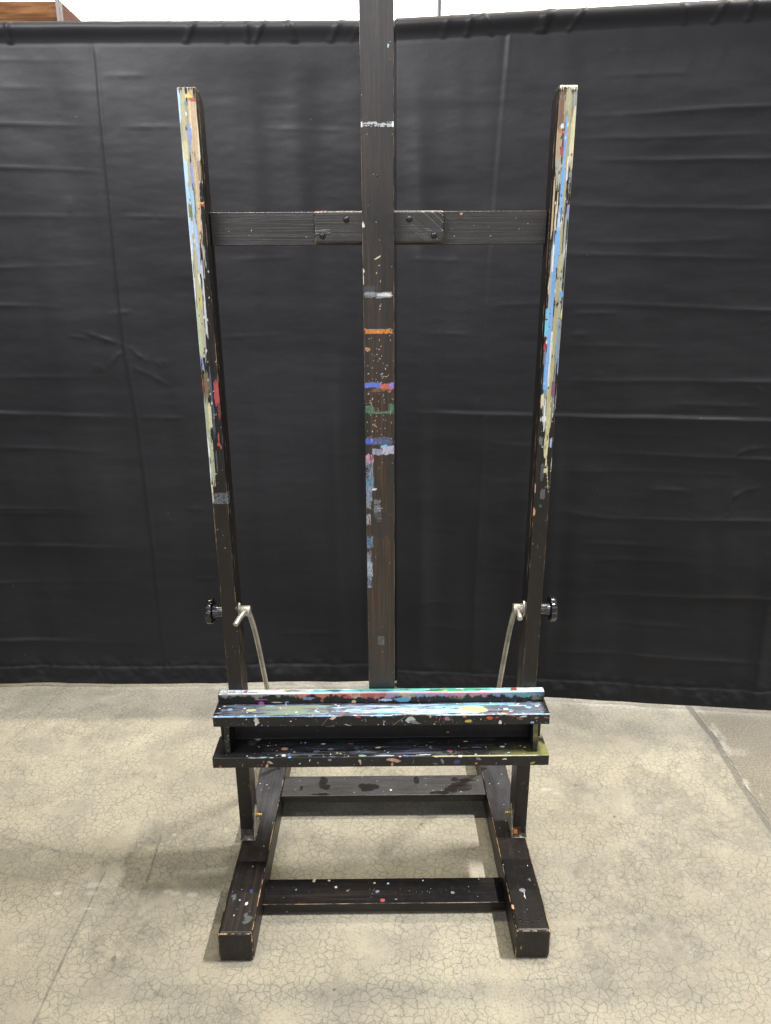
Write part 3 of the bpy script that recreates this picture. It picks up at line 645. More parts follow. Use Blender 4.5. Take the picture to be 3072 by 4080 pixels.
# ---- lower brush tray
def tray_paint(V, N, fid):
    top = fid == 5; fr = fid == 2
    v = np.where(top, -V[:, 1] + .0, np.where(fr, .096 + (.425 - V[:, 2]), 9.))
    p = Paint(V[:, 0].copy(), v, 700); p.k = .70
    tp = top; ff = fr & (V[:, 1] < -.08)
    p.streak(-.35, .36, .02, .095, lin(45, 47, 52), .8, along='u', dry=.46, fu=200, fv=8, sub=tp)
    p.streak(-.32, .2, .060, .095, lin(95, 98, 105), .75, along='u', dry=.55, fu=260, fv=10, sub=tp)
    p.streak(-.1, .15, .05, .085, lin(100, 110, 130), .75, along='u', dry=.56, fu=260, fv=10, sub=tp)
    p.put(tp * sm(.26, .40, V[:, 0] + .05 * fbm(V[:, 0] * 20, V[:, 1] * 30, 4)) * (.35 + .5 * fbm(V[:, 0] * 25, V[:, 1] * 25, 6)) * sm(.01, .08, v), OLV * .75)
    p.put(tp * sm(.385, .40, V[:, 0]) * .8 * sm(.3, .6, fbm(V[:, 0] * 30, V[:, 1] * 30, 16)), OLV)
    p.put(tp * sm(.10, .3, V[:, 0]) * .35 * sm(.07, .095, v), OLV)
    p.blob(-.335, .030, .022, .014, lin(70, 70, 90), .8, .8, sub=tp); p.blob(-.325, .022, .012, .006, CRM, .9, .6, sub=tp)
    for u, vv, ru, rv, c in ((-.252, .062, .012, .0075, lin(200, 150, 120)), (-.17, .072, .012, .006, lin(95, 110, 140)), (-.135, .064, .010, .005, lin(120, 130, 150)), (-.085, .043, .010, .003, RED), (-.155, .043, .008, .003, WHT), (-.015, .06, .01, .004, CRM),
                            (.055, .093, .010, .005, lin(50, 90, 170)), (-.055, .091, .014, .005, lin(120, 155, 120)), (.165, .075, .013, .0055, RED), (.2, .064, .014, .002, lin(150, 70, 70)), (.21, .038, .008, .003, CRM), (.30, .06, .009, .004, lin(190, 215, 215)), (.31, .05, .003, .004, lin(130, 140, 120)), (.235, .062, .02, .002, GRY),
                            (-.25, .088, .007, .006, WHT), (-.185, .090, .008, .004, DBL), (-.15, .094, .005, .003, DBL), (-.235, .095, .006, .004, BLUE), (-.30, .095, .010, .002, BLUE), (-.28, .096, .008, .002, CYN), (.04, .096, .005, .004, PNK), (.13, .097, .007, .004, WHT), (.19, .096, .009, .0055, WHT), (.17, .093, .004, .003, RED), (.10, .09, .03, .002, WHT), (.0, .092, .03, .0018, WHT)):
        p.blob(u, vv, ru, rv, c, 1, .4, sub=(tp | ff))
    for k in range(190):
        r = .0005 + .0020 * rng.random() ** 3; p.blob(rng.uniform(-.38, .37), .099 - .07 * rng.random() ** 2.2, r * rng.uniform(1, 2), r, (SPK if rng.random() < .75 else MIX)[rng.integers(8)], .95, .4, sub=tp)
    p.streak(-.42, .41, .092, .0985, lin(150, 155, 150), .9, along='u', dry=.54, fu=300, fv=12); p.streak(.1, .41, .093, .0985, lin(175, 175, 140), .9, along='u', dry=.38, fu=300, fv=9)
    for u, vv, ru, rv, c in ((-.3, .108, .002, .007, RED), (-.305, .118, .003, .004, RED), (-.353, .118, .0012, .009, OLV), (-.408, .122, .005, .006, lin(150, 80, 50)), (-.284, .110, .010, .0045, TAN), (-.292, .12, .005, .008, TAN), (-.135, .104, .007, .005, GRY), (-.185, .105, .002, .006, CRM), (.05 - .03, .104, .022, .007, lin(190, 150, 130)), (.035, .110, .012, .004, lin(190, 150, 130)), (.02, .118, .004, .008, lin(170, 130, 110)),
                            (.075 - .002, .112, .002, .010, lin(90, 90, 90)), (.145, .11, .005, .012, GRY), (.128, .118, .012, .0025, GRY), (.18 + .002, .113, .013, .010, lin(55, 65, 110)), (.226 + .004, .118, .0046, .005, ORG), (.37, .118, .009, .004, lin(140, 150, 60)), (.30, .106, .009, .003, WHT), (.235, .104, .01, .006, GRY), (.28, .118, .002, .002, WHT), (-.21, .114, .004, .002, WHT), (-.165, .112, .004, .005, GRY), (-.2, .127, .0012, .006, RED), (-.23, .128, .006, .002, WHT), (.0, .128, .002, .003, WHT), (-.06, .110, .004, .012, TAN)):
        p.blob(u, vv, ru, rv, c, 1, .5, rng.uniform(-.4, .4), sub=ff)
    for k in range(60):
        r = .0004 + .0011 * rng.random() ** 3; p.blob(rng.uniform(-.425, .41), rng.uniform(.098, .128), r * rng.uniform(.8, 1.6), r * rng.uniform(.8, 1.6), MIX[rng.integers(len(MIX))], .95, .4, sub=ff)
    bk = fr & (V[:, 1] > -.05)
    p2 = Paint(V[:, 0].copy(), V[:, 2].copy(), 790)
    p2.blob(-.125, .470, .016, .004, lin(150, 150, 150), .7, .7, sub=bk); p2.blob(.10, .478, .011, .004, lin(130, 140, 160), .8, .4, sub=bk); p2.blob(-.14, .461, .02, .002, GRY, .7, .7, sub=bk); p2.blob(.165, .44, .003, .002, ORG, 1, .3, sub=bk)
    p2.put(bk * .35 * sm(.43, .426, V[:, 2]), lin(90, 90, 88))  # highlight line along the foot of the back board, painted as a pale strip
    a = p.rgba(); b_ = p2.rgba(); a[bk] = b_[bk]; return a
g = Geo().box((-.4270, .4112), (-.0965, -.006), (.3950, .4250), r=.0024, res=(.0012, .0012, .0014))
g.box((-.4195, .4040), (-.0195, -.003), (.4240, .5015), r=.0015, res=(.0025, .01, .0025))
tray = part('brush_tray', g, MWT, 0, tray_paint, wear=.85, seed=22)
def div_paint(ol):
    def f(V, N, fid):
        p = Paint(V[:, 0].copy(), V[:, 2].copy(), 800 + ol)
        if ol: p.put((fid == 2) * sm(.44, .47, V[:, 2]) * (.4 + .6 * fbm(V[:, 0] * 40, V[:, 2] * 60, 3)), OLV)
        else: p.put((fid == 2) * .35 * fbm(V[:, 0] * 90, V[:, 2] * 90, 3), lin(80, 80, 82))
        p.specks(14, (V[:, 0].min(), V[:, 0].max()), (.43, .5), (.0006, .0013), SPK, sub=fid == 2)
        return p.rgba()
    return f
def div_warp(V):
    V = V.copy(); t = np.clip((V[:, 2] - .45) / .052, 0, 1)
    V[:, 1] = np.where(V[:, 1] < -.05, V[:, 1] + t * .012, V[:, 1]); return V
for k, (xa, xb) in enumerate(((-.3965, -.3840), (.3715, .3840))):
    g = Geo().box((xa, xb), (-.082, -.019), (.4242, .4995), r=.0015, res=(.002, .004, .002), warp=div_warp)
    o = part('divider', g, MWT, 2, div_paint(k), wear=.7, parent=tray, seed=30 + k)
    o['label'] = 'right divider rubbed with olive yellow paint' if k else 'left black divider with white specks'

# ---- pivot brackets with bolt
for side, X in ((-1, LX), (1, RX)):
    bm = bmesh.new()
    xi = X[1] if side < 0 else X[0]; xo = X[0] if side < 0 else X[1]
    def plate_x(x0, x1, prof):
        a = [bm.verts.new((x0, y, z)) for y, z in prof]; b_ = [bm.verts.new((x1, y, z)) for y, z in prof]
        n = len(prof); bm.faces.new(a); bm.faces.new(b_[::-1])
        for k in range(n): bm.faces.new((a[k], b_[k], b_[(k + 1) % n], a[(k + 1) % n]))
    prof = [(1.667, .0808), (1.667, .094), (1.673, .112), (1.682, .140), (1.690, .158), (1.699, .166), (1.709, .165), (1.716, .157), (1.722, .14), (1.735, .11), (1.740, .094), (1.740, .0808)]
    plate_x(xi - .0022 * (side > 0) + .0003 * (side < 0), xi + .0022 * (side < 0) - .0003 * (side > 0), prof)
    plate_x(xo - .0022 * (side < 0) - .0003 * (side > 0) * -1, xo + .0022 * (side > 0) + .0003 * (side < 0) * -1, prof)
    r = bmesh.ops.create_cube(bm, size=1, matrix=Matrix.Translation(((X[0] + X[1]) / 2, 1.7035, .0818)) @ Matrix.Diagonal((X[1] - X[0] + .0046, .075, .0022, 1)))
    br = kid(bmobj('pivot_bracket', bm, M_BRACK, easel, smooth=False))
    sg = -side
    bmobj('bolt', lathe([(0, .0095), (.001, .0098), (.0015, .0065), (.006, .0068), (.0063, .0038), (.0150, .0036), (.0158, .002)], 6 * 4, origin=(xi + sg * .0022, 1.703, .137), ax=(sg, 0, 0)), M_BRASS, br)
    if side > 0:
        g = Geo().box((.3555, .3655), (1.6655, 1.676), (.096, .108), r=.0008, res=(.01, .01, .01)); V, N, F, fid, W = g.arrays()
        npmesh('shim', V, F, [M_ORANGE], br, N=N)['label'] = 'small orange plastic shim'

# ---- clamp knobs, rod clamps, strut rods
SK = .7663
for side, X in ((-1, LX), (1, RX)):
    xo = X[0] if side < 0 else X[1]; ax = (side, 0, 0)
    kb = kid(bmobj('clamp_knob', lathe([(.0265, .012), (.0270, .0285), (.0285, .0305), (.0400, .0305), (.0418, .0290), (.0428, .022), (.0430, .004)] if side < 0 else [(.0245, .012), (.0250, .0285), (.0265, .0305), (.0390, .0305), (.0408, .0290), (.0418, .022), (.0420, .004)], 112, lobes=7, amp=.055, origin=(xo, .030, SK), ax=ax), M_KNOB, easel, frame=True, angle=50))
    bmobj('stem', lathe([(-.001, .0135), (.0145, .0132), (.019, .0140), (.0275, .0175)], 40, origin=(xo, .030, SK), ax=ax), M_STEM, kb, frame=True)
    xi = X[1] if side < 0 else X[0]; sg = -side
    rc = kid(bmobj('rod_clamp', lathe([(.0035, .0128), (.0050, .0132), (.0265, .0132), (.0275, .0126)], 40, origin=(xi, .030, SK), ax=(sg, 0, 0)), M_METAL, easel, frame=True))
    # eye-shaped backing washer against the upright
    bm = bmesh.new(); ring0 = []; ring1 = []
    for k in range(40):
        a = 2 * math.pi * k / 40; ry = .0115 * math.cos(a); rz = .0225 * math.sin(a) * (1 - .12 * abs(math.cos(a)))
        ring0.append(bm.verts.new((xi + sg * .0002, .030 + ry, SK + rz))); ring1.append(bm.verts.new((xi + sg * .0036, .030 + ry * .9, SK + rz * .94)))
    for k in range(40): bm.faces.new((ring0[k], ring0[(k + 1) % 40], ring1[(k + 1) % 40], ring1[k]))
    bm.faces.new(ring1); bm.faces.new(ring0[::-1])
    bmobj('washer', bm, M_METAL, rc, frame=True)
    # bent rod: out of the clamp in front, curving back and down to the foot
    xc = xi + sg * .0165
    if side < 0:
        path = [(xc - .0155, 1.610, .7560), (xc - .009, 1.628, .7640), (xc - .001, 1.650, .7700), (xc + .002, 1.672, .7660), (xc + .0035, 1.700, .738), (xc + .006, 1.727, .694), (xc + .008, 1.755, .637), (xc + .010, 1.790, .556), (xc + .012, 1.832, .456), (xc + .012, 1.90, .30), (xc + .012, 1.995, .0815)]
    else:
        path = [(xc - .001, 1.628, .7570), (xc - .001, 1.645, .7640), (xc - .001, 1.662, .7670), (xc - .0015, 1.684, .757), (xc - .003, 1.706, .7290), (xc - .005, 1.732, .680), (xc - .007, 1.756, .622), (xc - .009, 1.785, .551), (xc - .011, 1.829, .444), (xc - .012, 1.90, .28), (xc - .012, 1.985, .0815)]
    kid(bmobj('strut_rod', tube(path, .0066, 32, sub=24), M_METAL, easel, angle=60))

# ================================================================== DRAPES
LC=[('v',5,[(-0.915,2.323),(-0.914,2.241),(-0.916,2.092),(-0.917,1.865),(-0.919,1.596),(-0.919,1.367),(-0.91,1.243),(-0.9,1.108),(-0.892,0.827),(-0.886,0.566),(-0.886,0.272),(-0.882,0.023)]),('h',.5,[(-2.1,2.27),(-1.229,2.269),(-0.907,2.266)]),('h',.5,[(-0.901,2.221),(-0.738,2.223)]),('h',.6,[(-1.9,2.187),(-1.241,2.189),(-1.075,2.187)]),('h',1.1,[(-2.2,2.085),(-1.257,2.08),(-1.074,2.077),(-0.918,2.075)]),('h',.5,[(-0.868,2.069),(-0.645,2.074)]),('h',.7,[(-1.9,1.95),(-1.278,1.948),(-1.092,1.944),(-0.906,1.934)]),('h',1.,[(-2.3,1.80),(-1.3,1.798),(-0.961,1.794)]),('h',.5,[(-0.898,1.795),(-0.668,1.792)]),('h',.6,[(-2.0,1.62),(-1.326,1.63),(-0.93,1.64)]),('h',1.2,[(-2.2,1.51),(-1.345,1.506),(-1.199,1.502),(-1.062,1.487)]),('h',.6,[(-0.965,1.474),(-0.874,1.482)]),('h',.5,[(-2,1.25),(-1.383,1.256),(-0.914,1.252)]),('s',1.6,[(-2.6,1.13),(-1.403,1.127),(-1.099,1.117),(-0.895,1.105)]),('h',.8,[(-0.895,1.105),(-0.725,1.102)]),('h',.8,[(-2,1.0),(-1.423,0.998),(-1.166,0.989),(-0.978,0.97)]),('h',1.1,[(-2.3,.77),(-1.459,0.762),(-1.046,0.753)]),('h',.8,[(-2,.745),(-1.462,0.745),(-1.047,0.738)]),('s',.8,[(-2,.62),(-1.481,0.618),(-0.946,0.605)]),('h',1.,[(-2.2,.455),(-1.505,0.459),(-1.287,0.461),(-1.059,0.465)]),('s',1.2,[(-2.2,.21),(-1.543,0.212),(-1.246,0.208),(-1.071,0.192)]),('h',1.0,[(-1.061,1.414),(-0.967,1.38),(-0.908,1.358)]),('h',1.1,[(-0.909,1.352),(-0.948,1.329),(-0.986,1.29)]),('h',.9,[(-0.905,1.362),(-0.873,1.329),(-0.832,1.302)]),('h',.8,[(-0.904,1.29),(-0.83,1.256),(-0.769,1.219)]),('h',.8,[(-0.746,0.471),(-0.648,0.474)]),('h',.7,[(-0.442,0.225),(-0.313,0.232),(-0.181,0.237)]),('h',.5,[(-1.12,1.40),(-1.06,1.392),(-1.03,1.39)]),('h',.5,[(-1.02,1.31),(-1.035,1.285),(-1.03,1.262)]),('h',.45,[(-1.0,1.312),(-1.012,1.29),(-1.008,1.268)]),('h',.5,[(-.82,1.312),(-.80,1.30),(-.795,1.28)]),('h',.45,[(-.80,1.318),(-.78,1.304),(-.775,1.284)]),('h',.5,[(-1.055,1.866),(-1.056,1.793)]),('h',.5,[(-0.754,0.752),(-0.665,0.755)]),('h',.4,[(-0.586,1.389),(-0.337,1.4)]),('h',.4,[(-0.4,2.069),(-0.092,2.06)]),('h',.4,[(-0.519,1.655),(-0.293,1.66)])]
RC=[('v',2.2,[(0.353,2.322),(0.347,2.208),(0.338,2.065),(0.329,1.902),(0.319,1.671),(0.313,1.525),(0.308,1.334),(0.301,1.163)]),('v',4,[(0.315,1.125),(0.31,1.027),(0.305,0.799),(0.299,0.588),(0.296,0.323),(0.3,0.063)]),('v',4,[(1.35,0.457),(1.352,0.267),(1.355,0.041)]),('h',1.1,[(0.566,2.066),(0.787,2.067),(0.952,2.072),(1.149,2.074),(2,2.07)]),('h',.5,[(0.634,2.247),(0.799,2.242)]),('h',.5,[(0.625,2.178),(0.914,2.175)]),('h',.6,[(0.559,2.004),(0.864,1.997),(1.16,1.998)]),('h',1.1,[(0.567,1.942),(0.87,1.932),(1.169,1.928),(2,1.93)]),('h',1.2,[(0.567,1.807),(0.812,1.795),(1.188,1.782),(2.1,1.79)]),('h',.5,[(0.571,1.696),(0.822,1.689),(1.107,1.697)]),('h',.6,[(0.502,1.66),(0.722,1.652),(1.208,1.633)]),('h',1.2,[(0.563,1.501),(0.75,1.497),(0.939,1.487),(1.23,1.472),(2.1,1.47)]),('h',.6,[(0.593,1.469),(0.752,1.468)]),('h',.6,[(0.599,1.399),(0.651,1.399)]),('h',.5,[(0.545,1.364),(0.927,1.356)]),('h',1.2,[(0.56,1.244),(0.938,1.244),(1.261,1.242),(2,1.24)]),('h',.8,[(0.915,1.167),(1.271,1.161)]),('s',1.8,[(0.005,1.13),(0.152,1.128),(0.3,1.125),(0.559,1.122),(0.917,1.119),(1.278,1.114),(2.4,1.11)]),('h',.5,[(0.69,1.063),(1.034,1.054)]),('h',1.2,[(0.711,0.994),(0.854,0.99),(1.296,0.977),(2,.97)]),('h',.5,[(0.566,0.923),(0.938,0.927),(1.234,0.919)]),('h',.9,[(0.894,0.862),(1.054,0.866)]),('h',1.2,[(0.579,0.777),(0.679,0.761),(0.794,0.75),(1.325,0.757),(2,.75)]),('h',.5,[(0.724,0.591),(1.083,0.598)]),('h',1.3,[(0.701,0.454),(0.934,0.457),(1.14,0.462),(1.365,0.464),(2,.46)]),('h',.7,[(0.784,0.343),(1.11,0.343)]),('h',1.2,[(0.582,0.211),(0.751,0.216),(0.92,0.214),(1.158,0.209),(1.399,0.205)]),('h',.8,[(0.793,0.112),(1.136,0.107)]),('h',1.,[(1.2,1.234),(1.234,1.212),(1.266,1.202)]),('h',1.1,[(1.171,0.98),(1.193,1.004),(1.228,1.014),(1.29,1.019)]),('h',1.2,[(1.174,0.78),(1.182,0.838),(1.216,0.864),(1.284,0.881)]),('h',.8,[(1.138,0.753),(1.181,0.783)]),('h',.7,[(0.073,0.389),(0.216,0.392)]),('h',.8,[(0.095,0.288),(0.272,0.282)]),('h',.8,[(1.198,1.431),(1.233,1.446)]),('h',.5,[(0.034,1.648),(0.222,1.643)]),('h',.4,[(0.067,1.403),(0.276,1.399)]),('h',.5,[(0.32,1.495),(0.522,1.501)]),('h',.5,[(0.337,1.014),(0.517,1.014)]),('h',.6,[(0.653,0.657),(0.965,0.651)])]
def drape(name, u0, u1, ztop, origin, direc, creases, seed, pleats, label, wav=.004, ck=.75):
    du = .006; nu = int((u1 - u0) / du) + 1; us = np.linspace(u0, u1, nu)
    # profile rows: (out, z): from behind the pole pocket, over the pipe, down the face, folded under at the hem
    rows = []
    R = .0225
    for a in np.linspace(-60, 180, 26):
        t = math.radians(a); rows.append((R * math.cos(math.pi - t) * -1 if False else -R * math.cos(t) * -1 * -1, ztop - R + R * math.sin(t)))
    rows = [(-math.cos(math.radians(a)) * R + 0, ztop - R + math.sin(math.radians(a)) * R, 1.) for a in np.linspace(-50, 175, 26)]
    zf = ztop - R
    for z in np.linspace(zf - .004, ztop - .060, 6):
        q = (zf - z) / .033; rows.append((R * (1 - .75 * sm(0, 1, np.array(q)).item()), z, 1. - q * .3))
    zb = .016
    for z in np.arange(ztop - .064, zb + .004, -.006): rows.append((.004, z, 0.))
    for o_, z in ((.0045, zb + .001), (.003, zb - .002), (0., zb - .003), (-.004, zb - .002), (-.006, zb + .004), (-.007, zb + .03), (-.007, zb + .09)): rows.append((o_, z, 0.))
    O = np.array([r[0] for r in rows]); Z = np.array([r[1] for r in rows]); K = np.array([r[2] for r in rows])
    U, ZZ = np.meshgrid(us, Z, indexing='ij'); OUT = np.broadcast_to(O, U.shape).copy(); KK = np.broadcast_to(K, U.shape)
    D = np.zeros(U.shape)
    # broad hang of the cloth and soft vertical folds
    fade = sm(ztop - .04, ztop - .25, ZZ)
    D += (fbm(U * 1.4 + ZZ * .2, ZZ * .55, seed, 3) - .5) * .040 * fade
    D += (fbm(U * 5 + ZZ * .4, ZZ * .8, seed + 3, 3) - .5) * .014 * (.35 + .65 * fade)
    D += (fbm(U * 3, ZZ * 13, seed + 5, 4) - .5) * wav * fade                # sagging horizontal waves
    D += (fbm(U * 14, ZZ * 24, seed + 6, 4) - .5) * .0012
    for (pu, w, amp, z0, z1, sl) in pleats:
        zc = (ZZ - z0) / (z1 - z0); m = sm(-.05, .2, zc) * sm(1.05, .7, zc)
        c = pu + sl * (ztop - ZZ) + .006 * (fbm(ZZ * 3, U * 0, seed + 8, 2) - .5)
        D += amp * m * np.exp(-((U - c) / w) ** 2)
    for typ, w, P in creases:
        P = np.array(P)
        lo = P.min(0) - .08; hi = P.max(0) + .08
        I = np.nonzero((U > lo[0]) & (U < hi[0]) & (ZZ > lo[1]) & (ZZ < hi[1]) & (KK < .01))
        if len(I[0]) == 0: continue
        px = U[I] ; pz = ZZ[I] + .004 * (fbm(U[I] * 9, ZZ[I] * 0 + w, seed + 11, 3) - .5)
        best = np.full(px.shape, 9.); sg = np.zeros(px.shape); tt = np.zeros(px.shape); L = np.linalg.norm(np.diff(P, axis=0), axis=1); tot = L.sum(); acc = 0
        for a, b_, l in zip(P[:-1], P[1:], L):
            d = b_ - a; t = np.clip(((px - a[0]) * d[0] + (pz - a[1]) * d[1]) / (l * l), 0, 1)
            qx = px - a[0] - t * d[0]; qz = pz - a[1] - t * d[1]; dd = np.hypot(qx, qz); s_ = (d[0] * qz - d[1] * qx) / l
            m = dd < best; best = np.where(m, dd, best); sg = np.where(m, s_, sg); tt = np.where(m, (acc + t * l) / tot, tt); acc += l
        ends = ck * (np.clip(np.sin(np.pi * tt), 0, 1) ** .8 if typ != 'v' else sm(0, .02, tt) * sm(1, .98, tt)) * (.55 + .9 * vn(tt * 9, tt * 0, seed + int(w * 31)))
        if typ == 'v':      # pressed fold line: crease with the cloth stepping across it
            D[I] += ends * (.0042 * w / 5 * np.exp(-(best / .006) ** 2) - .0022 * w / 5 * np.exp(-((sg + .011) / .009) ** 2) * (best < .07) + .0010 * np.tanh(sg / .012) * np.exp(-(best / .04) ** 2))
        elif typ == 's':    # sharp storage fold
            D[I] += ends * w * (.0030 * np.exp(-(best / .0055) ** 2) - .0022 * np.tanh(sg / .004) * np.exp(-(best / .022) ** 2) + .0018 * np.exp(-(best / .03) ** 2))
        else:               # rounded wrinkle
            D[I] += ends * w * (.0030 * np.exp(-(best / .0052) ** 2) + .0012 * np.exp(-(best / .017) ** 2))
    # pocket puckers
    for k in range(int((u1 - u0) * 9)):
        c = rng.uniform(u0, u1); w_ = rng.uniform(.004, .010); tl = rng.uniform(-.5, .9)
        D += (KK > .01) * rng.uniform(.002, .0065) * np.exp(-((U - c - tl * (ZZ - ztop + .03)) / w_) ** 2)
    # stitch line under pocket and above the hem; hem tunnel and its puckers
    D -= .0022 * np.exp(-((ZZ - (ztop - .060)) / .0045) ** 2)
    hem = sm(zb + .078, zb + .070, ZZ) * (KK < .01)
    D += .0045 * hem - .0030 * np.exp(-((ZZ - zb - .078) / .004) ** 2)
    D += (fbm(U * 26, ZZ * 22, seed + 15, 3) - .5) * .017 * sm(zb + .13, zb + .07, ZZ) * sm(zb, zb + .02, ZZ)
    D += (fbm(U * 3.3, ZZ * 4, seed + 16, 3) - .5) * .012 * sm(.2, .0, ZZ)
    zoff = (fbm(U * 2.2, U * 0, seed + 18, 3) - .5) * .008 * sm(.4, 0, ZZ)
    OUT = OUT + D
    d = np.array(direc); nrm = np.array([d[1], -d[0], 0]); nrm = nrm / np.linalg.norm(nrm)     # towards the camera
    V = np.array(origin) + U[..., None] * d + OUT[..., None] * nrm; V[..., 2] = ZZ + zoff
    F = grid_faces(nu, len(rows), 0)
    o = npmesh(name, V.reshape(-1, 3), F, [M_DRAPE])
    md = o.modifiers.new('thickness', 'SOLIDIFY'); md.thickness = .0015; md.offset = 1
    return setp(o, label, 'drape')
PL = [(-.62, .05, .006, .4, 2.3, .01), (-.42, .04, .005, .1, 2.3, -.02), (-.28, .05, .007, 1.5, 2.3, .0), (-.20, .025, .006, 0, 1.2, .02), (-.12, .03, .010, 0, 1.4, -.03), (-.06, .02, -.010, 0, 1.3, .0), (-1.15, .09, .008, .3, 1.9, .02), (-1.6, .1, .012, 0, 2.2, .02), (-.75, .07, -.006, 0, 1.0, .0)]
PR = [(.07, .035, .012, 0, 2.2, .012), (.16, .05, -.008, 0, 1.9, .0), (.30, .03, .004, .0, 1.2, 0), (.47, .04, .008, 0, 1.6, .0), (.58, .03, .008, 0, 1.25, -.005), (.72, .06, .010, 0, 1.2, -.03), (.85, .07, -.009, 0, 1.1, 0), (1.05, .09, .009, 0, 1.3, .02), (1.36, .03, .010, 0, .7, .0), (1.7, .1, .012, 0, 2.1, .0)]
drape('drape', -2.65, .105, 2.378, (0, 2.666, 0), (1, 0, 0), LC, 40, PL, 'black cloth drape panel left of the easel mast with pinched X-shaped creases')
drape('drape', -.004, 2.55, 2.366, (.0584, 2.6155, 0), (.9907, -.1357, 0), RC, 60, PR, 'black cloth drape panel right of the easel mast, hanging at an angle with level creases', .0048, .85)
# stand base just showing under the drapes
bm = bmesh.new(); bmesh.ops.create_cube(bm, size=1, matrix=Matrix.Translation((.12, 2.79, .0045)) @ Matrix.Diagonal((.16, .30, .008, 1)))
st = setp(link('drape_stand', None), 'black steel base plate and pipe standing hidden behind the meeting drapes', 'stand'); st.location = (.12, 2.79, 0)
inv = Matrix.Translation((.12, 2.79, 0)).inverted()
o = bmobj('base_plate', bm, M_POLE, st, smooth=False); o.matrix_parent_inverse = inv
o = bmobj('pole', lathe([(.008, .024), (2.33, .024)], 24, origin=(.12, 2.76, 0), ax=(0, 0, 1)), M_POLE, st); o.matrix_parent_inverse = inv

# ================================================================== FLOOR
def floor_mat():
    m, t, b = nt('crazed_concrete')
    pos = N_(t, 'ShaderNodeNewGeometry').outputs['Position']
    at = N_(t, 'ShaderNodeAttribute', attribute_name='grime').outputs['Fac']
    jt = N_(t, 'ShaderNodeAttribute', attribute_name='zone').outputs['Fac']
    big = noise(t, pos, 1.1, 5, .6); mid = noise(t, pos, 5.5, 5, .62); fine = noise(t, pos, 160, 4, .65); vf = noise(t, pos, 520, 2, .6)
    col = mixc(t, maprange(t, big, .32, .68), (.235, .216, .172), (.345, .320, .256))
    col = mixc(t, maprange(t, mid, .40, .66, 0, .55), col, (.170, .160, .138))
    col = mixc(t, maprange(t, noise(t, pos, 14, 5, .7), .5, .78, 0, .45), col, (.40, .365, .295))
    col = mixc(t, maprange(t, fine, .52, .70, 0, .62), col, (.140, .130, .108))
    col = mixc(t, maprange(t, vf, .58, .78, 0, .30), col, (.46, .43, .36))
    def crack(scale, dist, w0, w1, thr, dn):
        off = N_(t, 'ShaderNodeTexNoise'); t.links.new(pos, off.inputs['Vector']); off.inputs['Scale'].default_value = dn; off.inputs['Detail'].default_value = 4
        o2 = N_(t, 'ShaderNodeVectorMath', operation='SUBTRACT'); t.links.new(off.outputs['Color'], o2.inputs[0]); o2.inputs[1].default_value = (.5, .5, .5)
        o3 = N_(t, 'ShaderNodeVectorMath', operation='SCALE'); t.links.new(o2.outputs[0], o3.inputs[0]); o3.inputs['Scale'].default_value = dist
        o4 = N_(t, 'ShaderNodeVectorMath', operation='ADD'); t.links.new(pos, o4.inputs[0]); t.links.new(o3.outputs[0], o4.inputs[1])
        o5 = vmul(t, o4.outputs[0], (1, 1, 0))
        v = N_(t, 'ShaderNodeTexVoronoi', feature='DISTANCE_TO_EDGE', voronoi_dimensions='2D'); t.links.new(o5, v.inputs['Vector']); v.inputs['Scale'].default_value = scale
        k = noise(t, pos, scale * .35, 3, .6)
        wd = math_(t, 'MULTIPLY', maprange(t, k, .3, .75, .25, 1), w1)
        f = math_(t, 'SUBTRACT', 1, math_(t, 'DIVIDE', v.outputs['Distance'], wd), clamp=True)
        g = math_(t, 'MULTIPLY', f, maprange(t, noise(t, pos, scale * .12, 3, .6), thr, thr + .16))
        return g
    c1 = crack(50, .040, .02, .070, .32, 20)
    c2 = crack(118, .020, .02, .13, .36, 60)
    cr = math_(t, 'MAXIMUM', math_(t, 'MULTIPLY', c1, .74), math_(t, 'MULTIPLY', c2, .58))
    cr = math_(t, 'MULTIPLY', cr, math_(t, 'SUBTRACT', 1, math_(t, 'MULTIPLY', jt, .9)))
    halo = crack(50, .040, .02, .30, .32, 20)
    col = mixc(t, math_(t, 'MULTIPLY', math_(t, 'MULTIPLY', halo, .27), math_(t, 'SUBTRACT', 1, jt)), col, (.13, .12, .10))
    col = mixc(t, math_(t, 'MULTIPLY', cr, .97), col, (.045, .056, .048))
    # other slab beyond the joint: browner, rougher aggregate
    zc = mixc(t, maprange(t, fine, .4, .6), (.120, .108, .086), (.200, .184, .150))
    col = mixc(t, jt, col, zc)
    # grime, scuffs, joints painted on by wear
    gp = maprange(t, at, 0, 1)
    col = mixc(t, math_(t, 'MULTIPLY', gp, math_(t, 'ADD', .72, math_(t, 'MULTIPLY', fine, .4))), col, (.060, .057, .053))
    wt = N_(t, 'ShaderNodeAttribute', attribute_name='chalk').outputs['Fac']
    col = mixc(t, math_(t, 'MULTIPLY', wt, maprange(t, fine, .3, .6, .4, 1)), col, (.58, .56, .52))
    t.links.new(col, b.inputs['Base Color'])
    t.links.new(maprange(t, mid, .3, .7, .40, .58), b.inputs['Roughness'])
    b.inputs['Specular IOR Level'].default_value = .42
    h = math_(t, 'SUBTRACT', math_(t, 'MULTIPLY', fine, .25), math_(t, 'MULTIPLY', cr, .8))
    bump(t, h, .4, .0012, b)
    return m
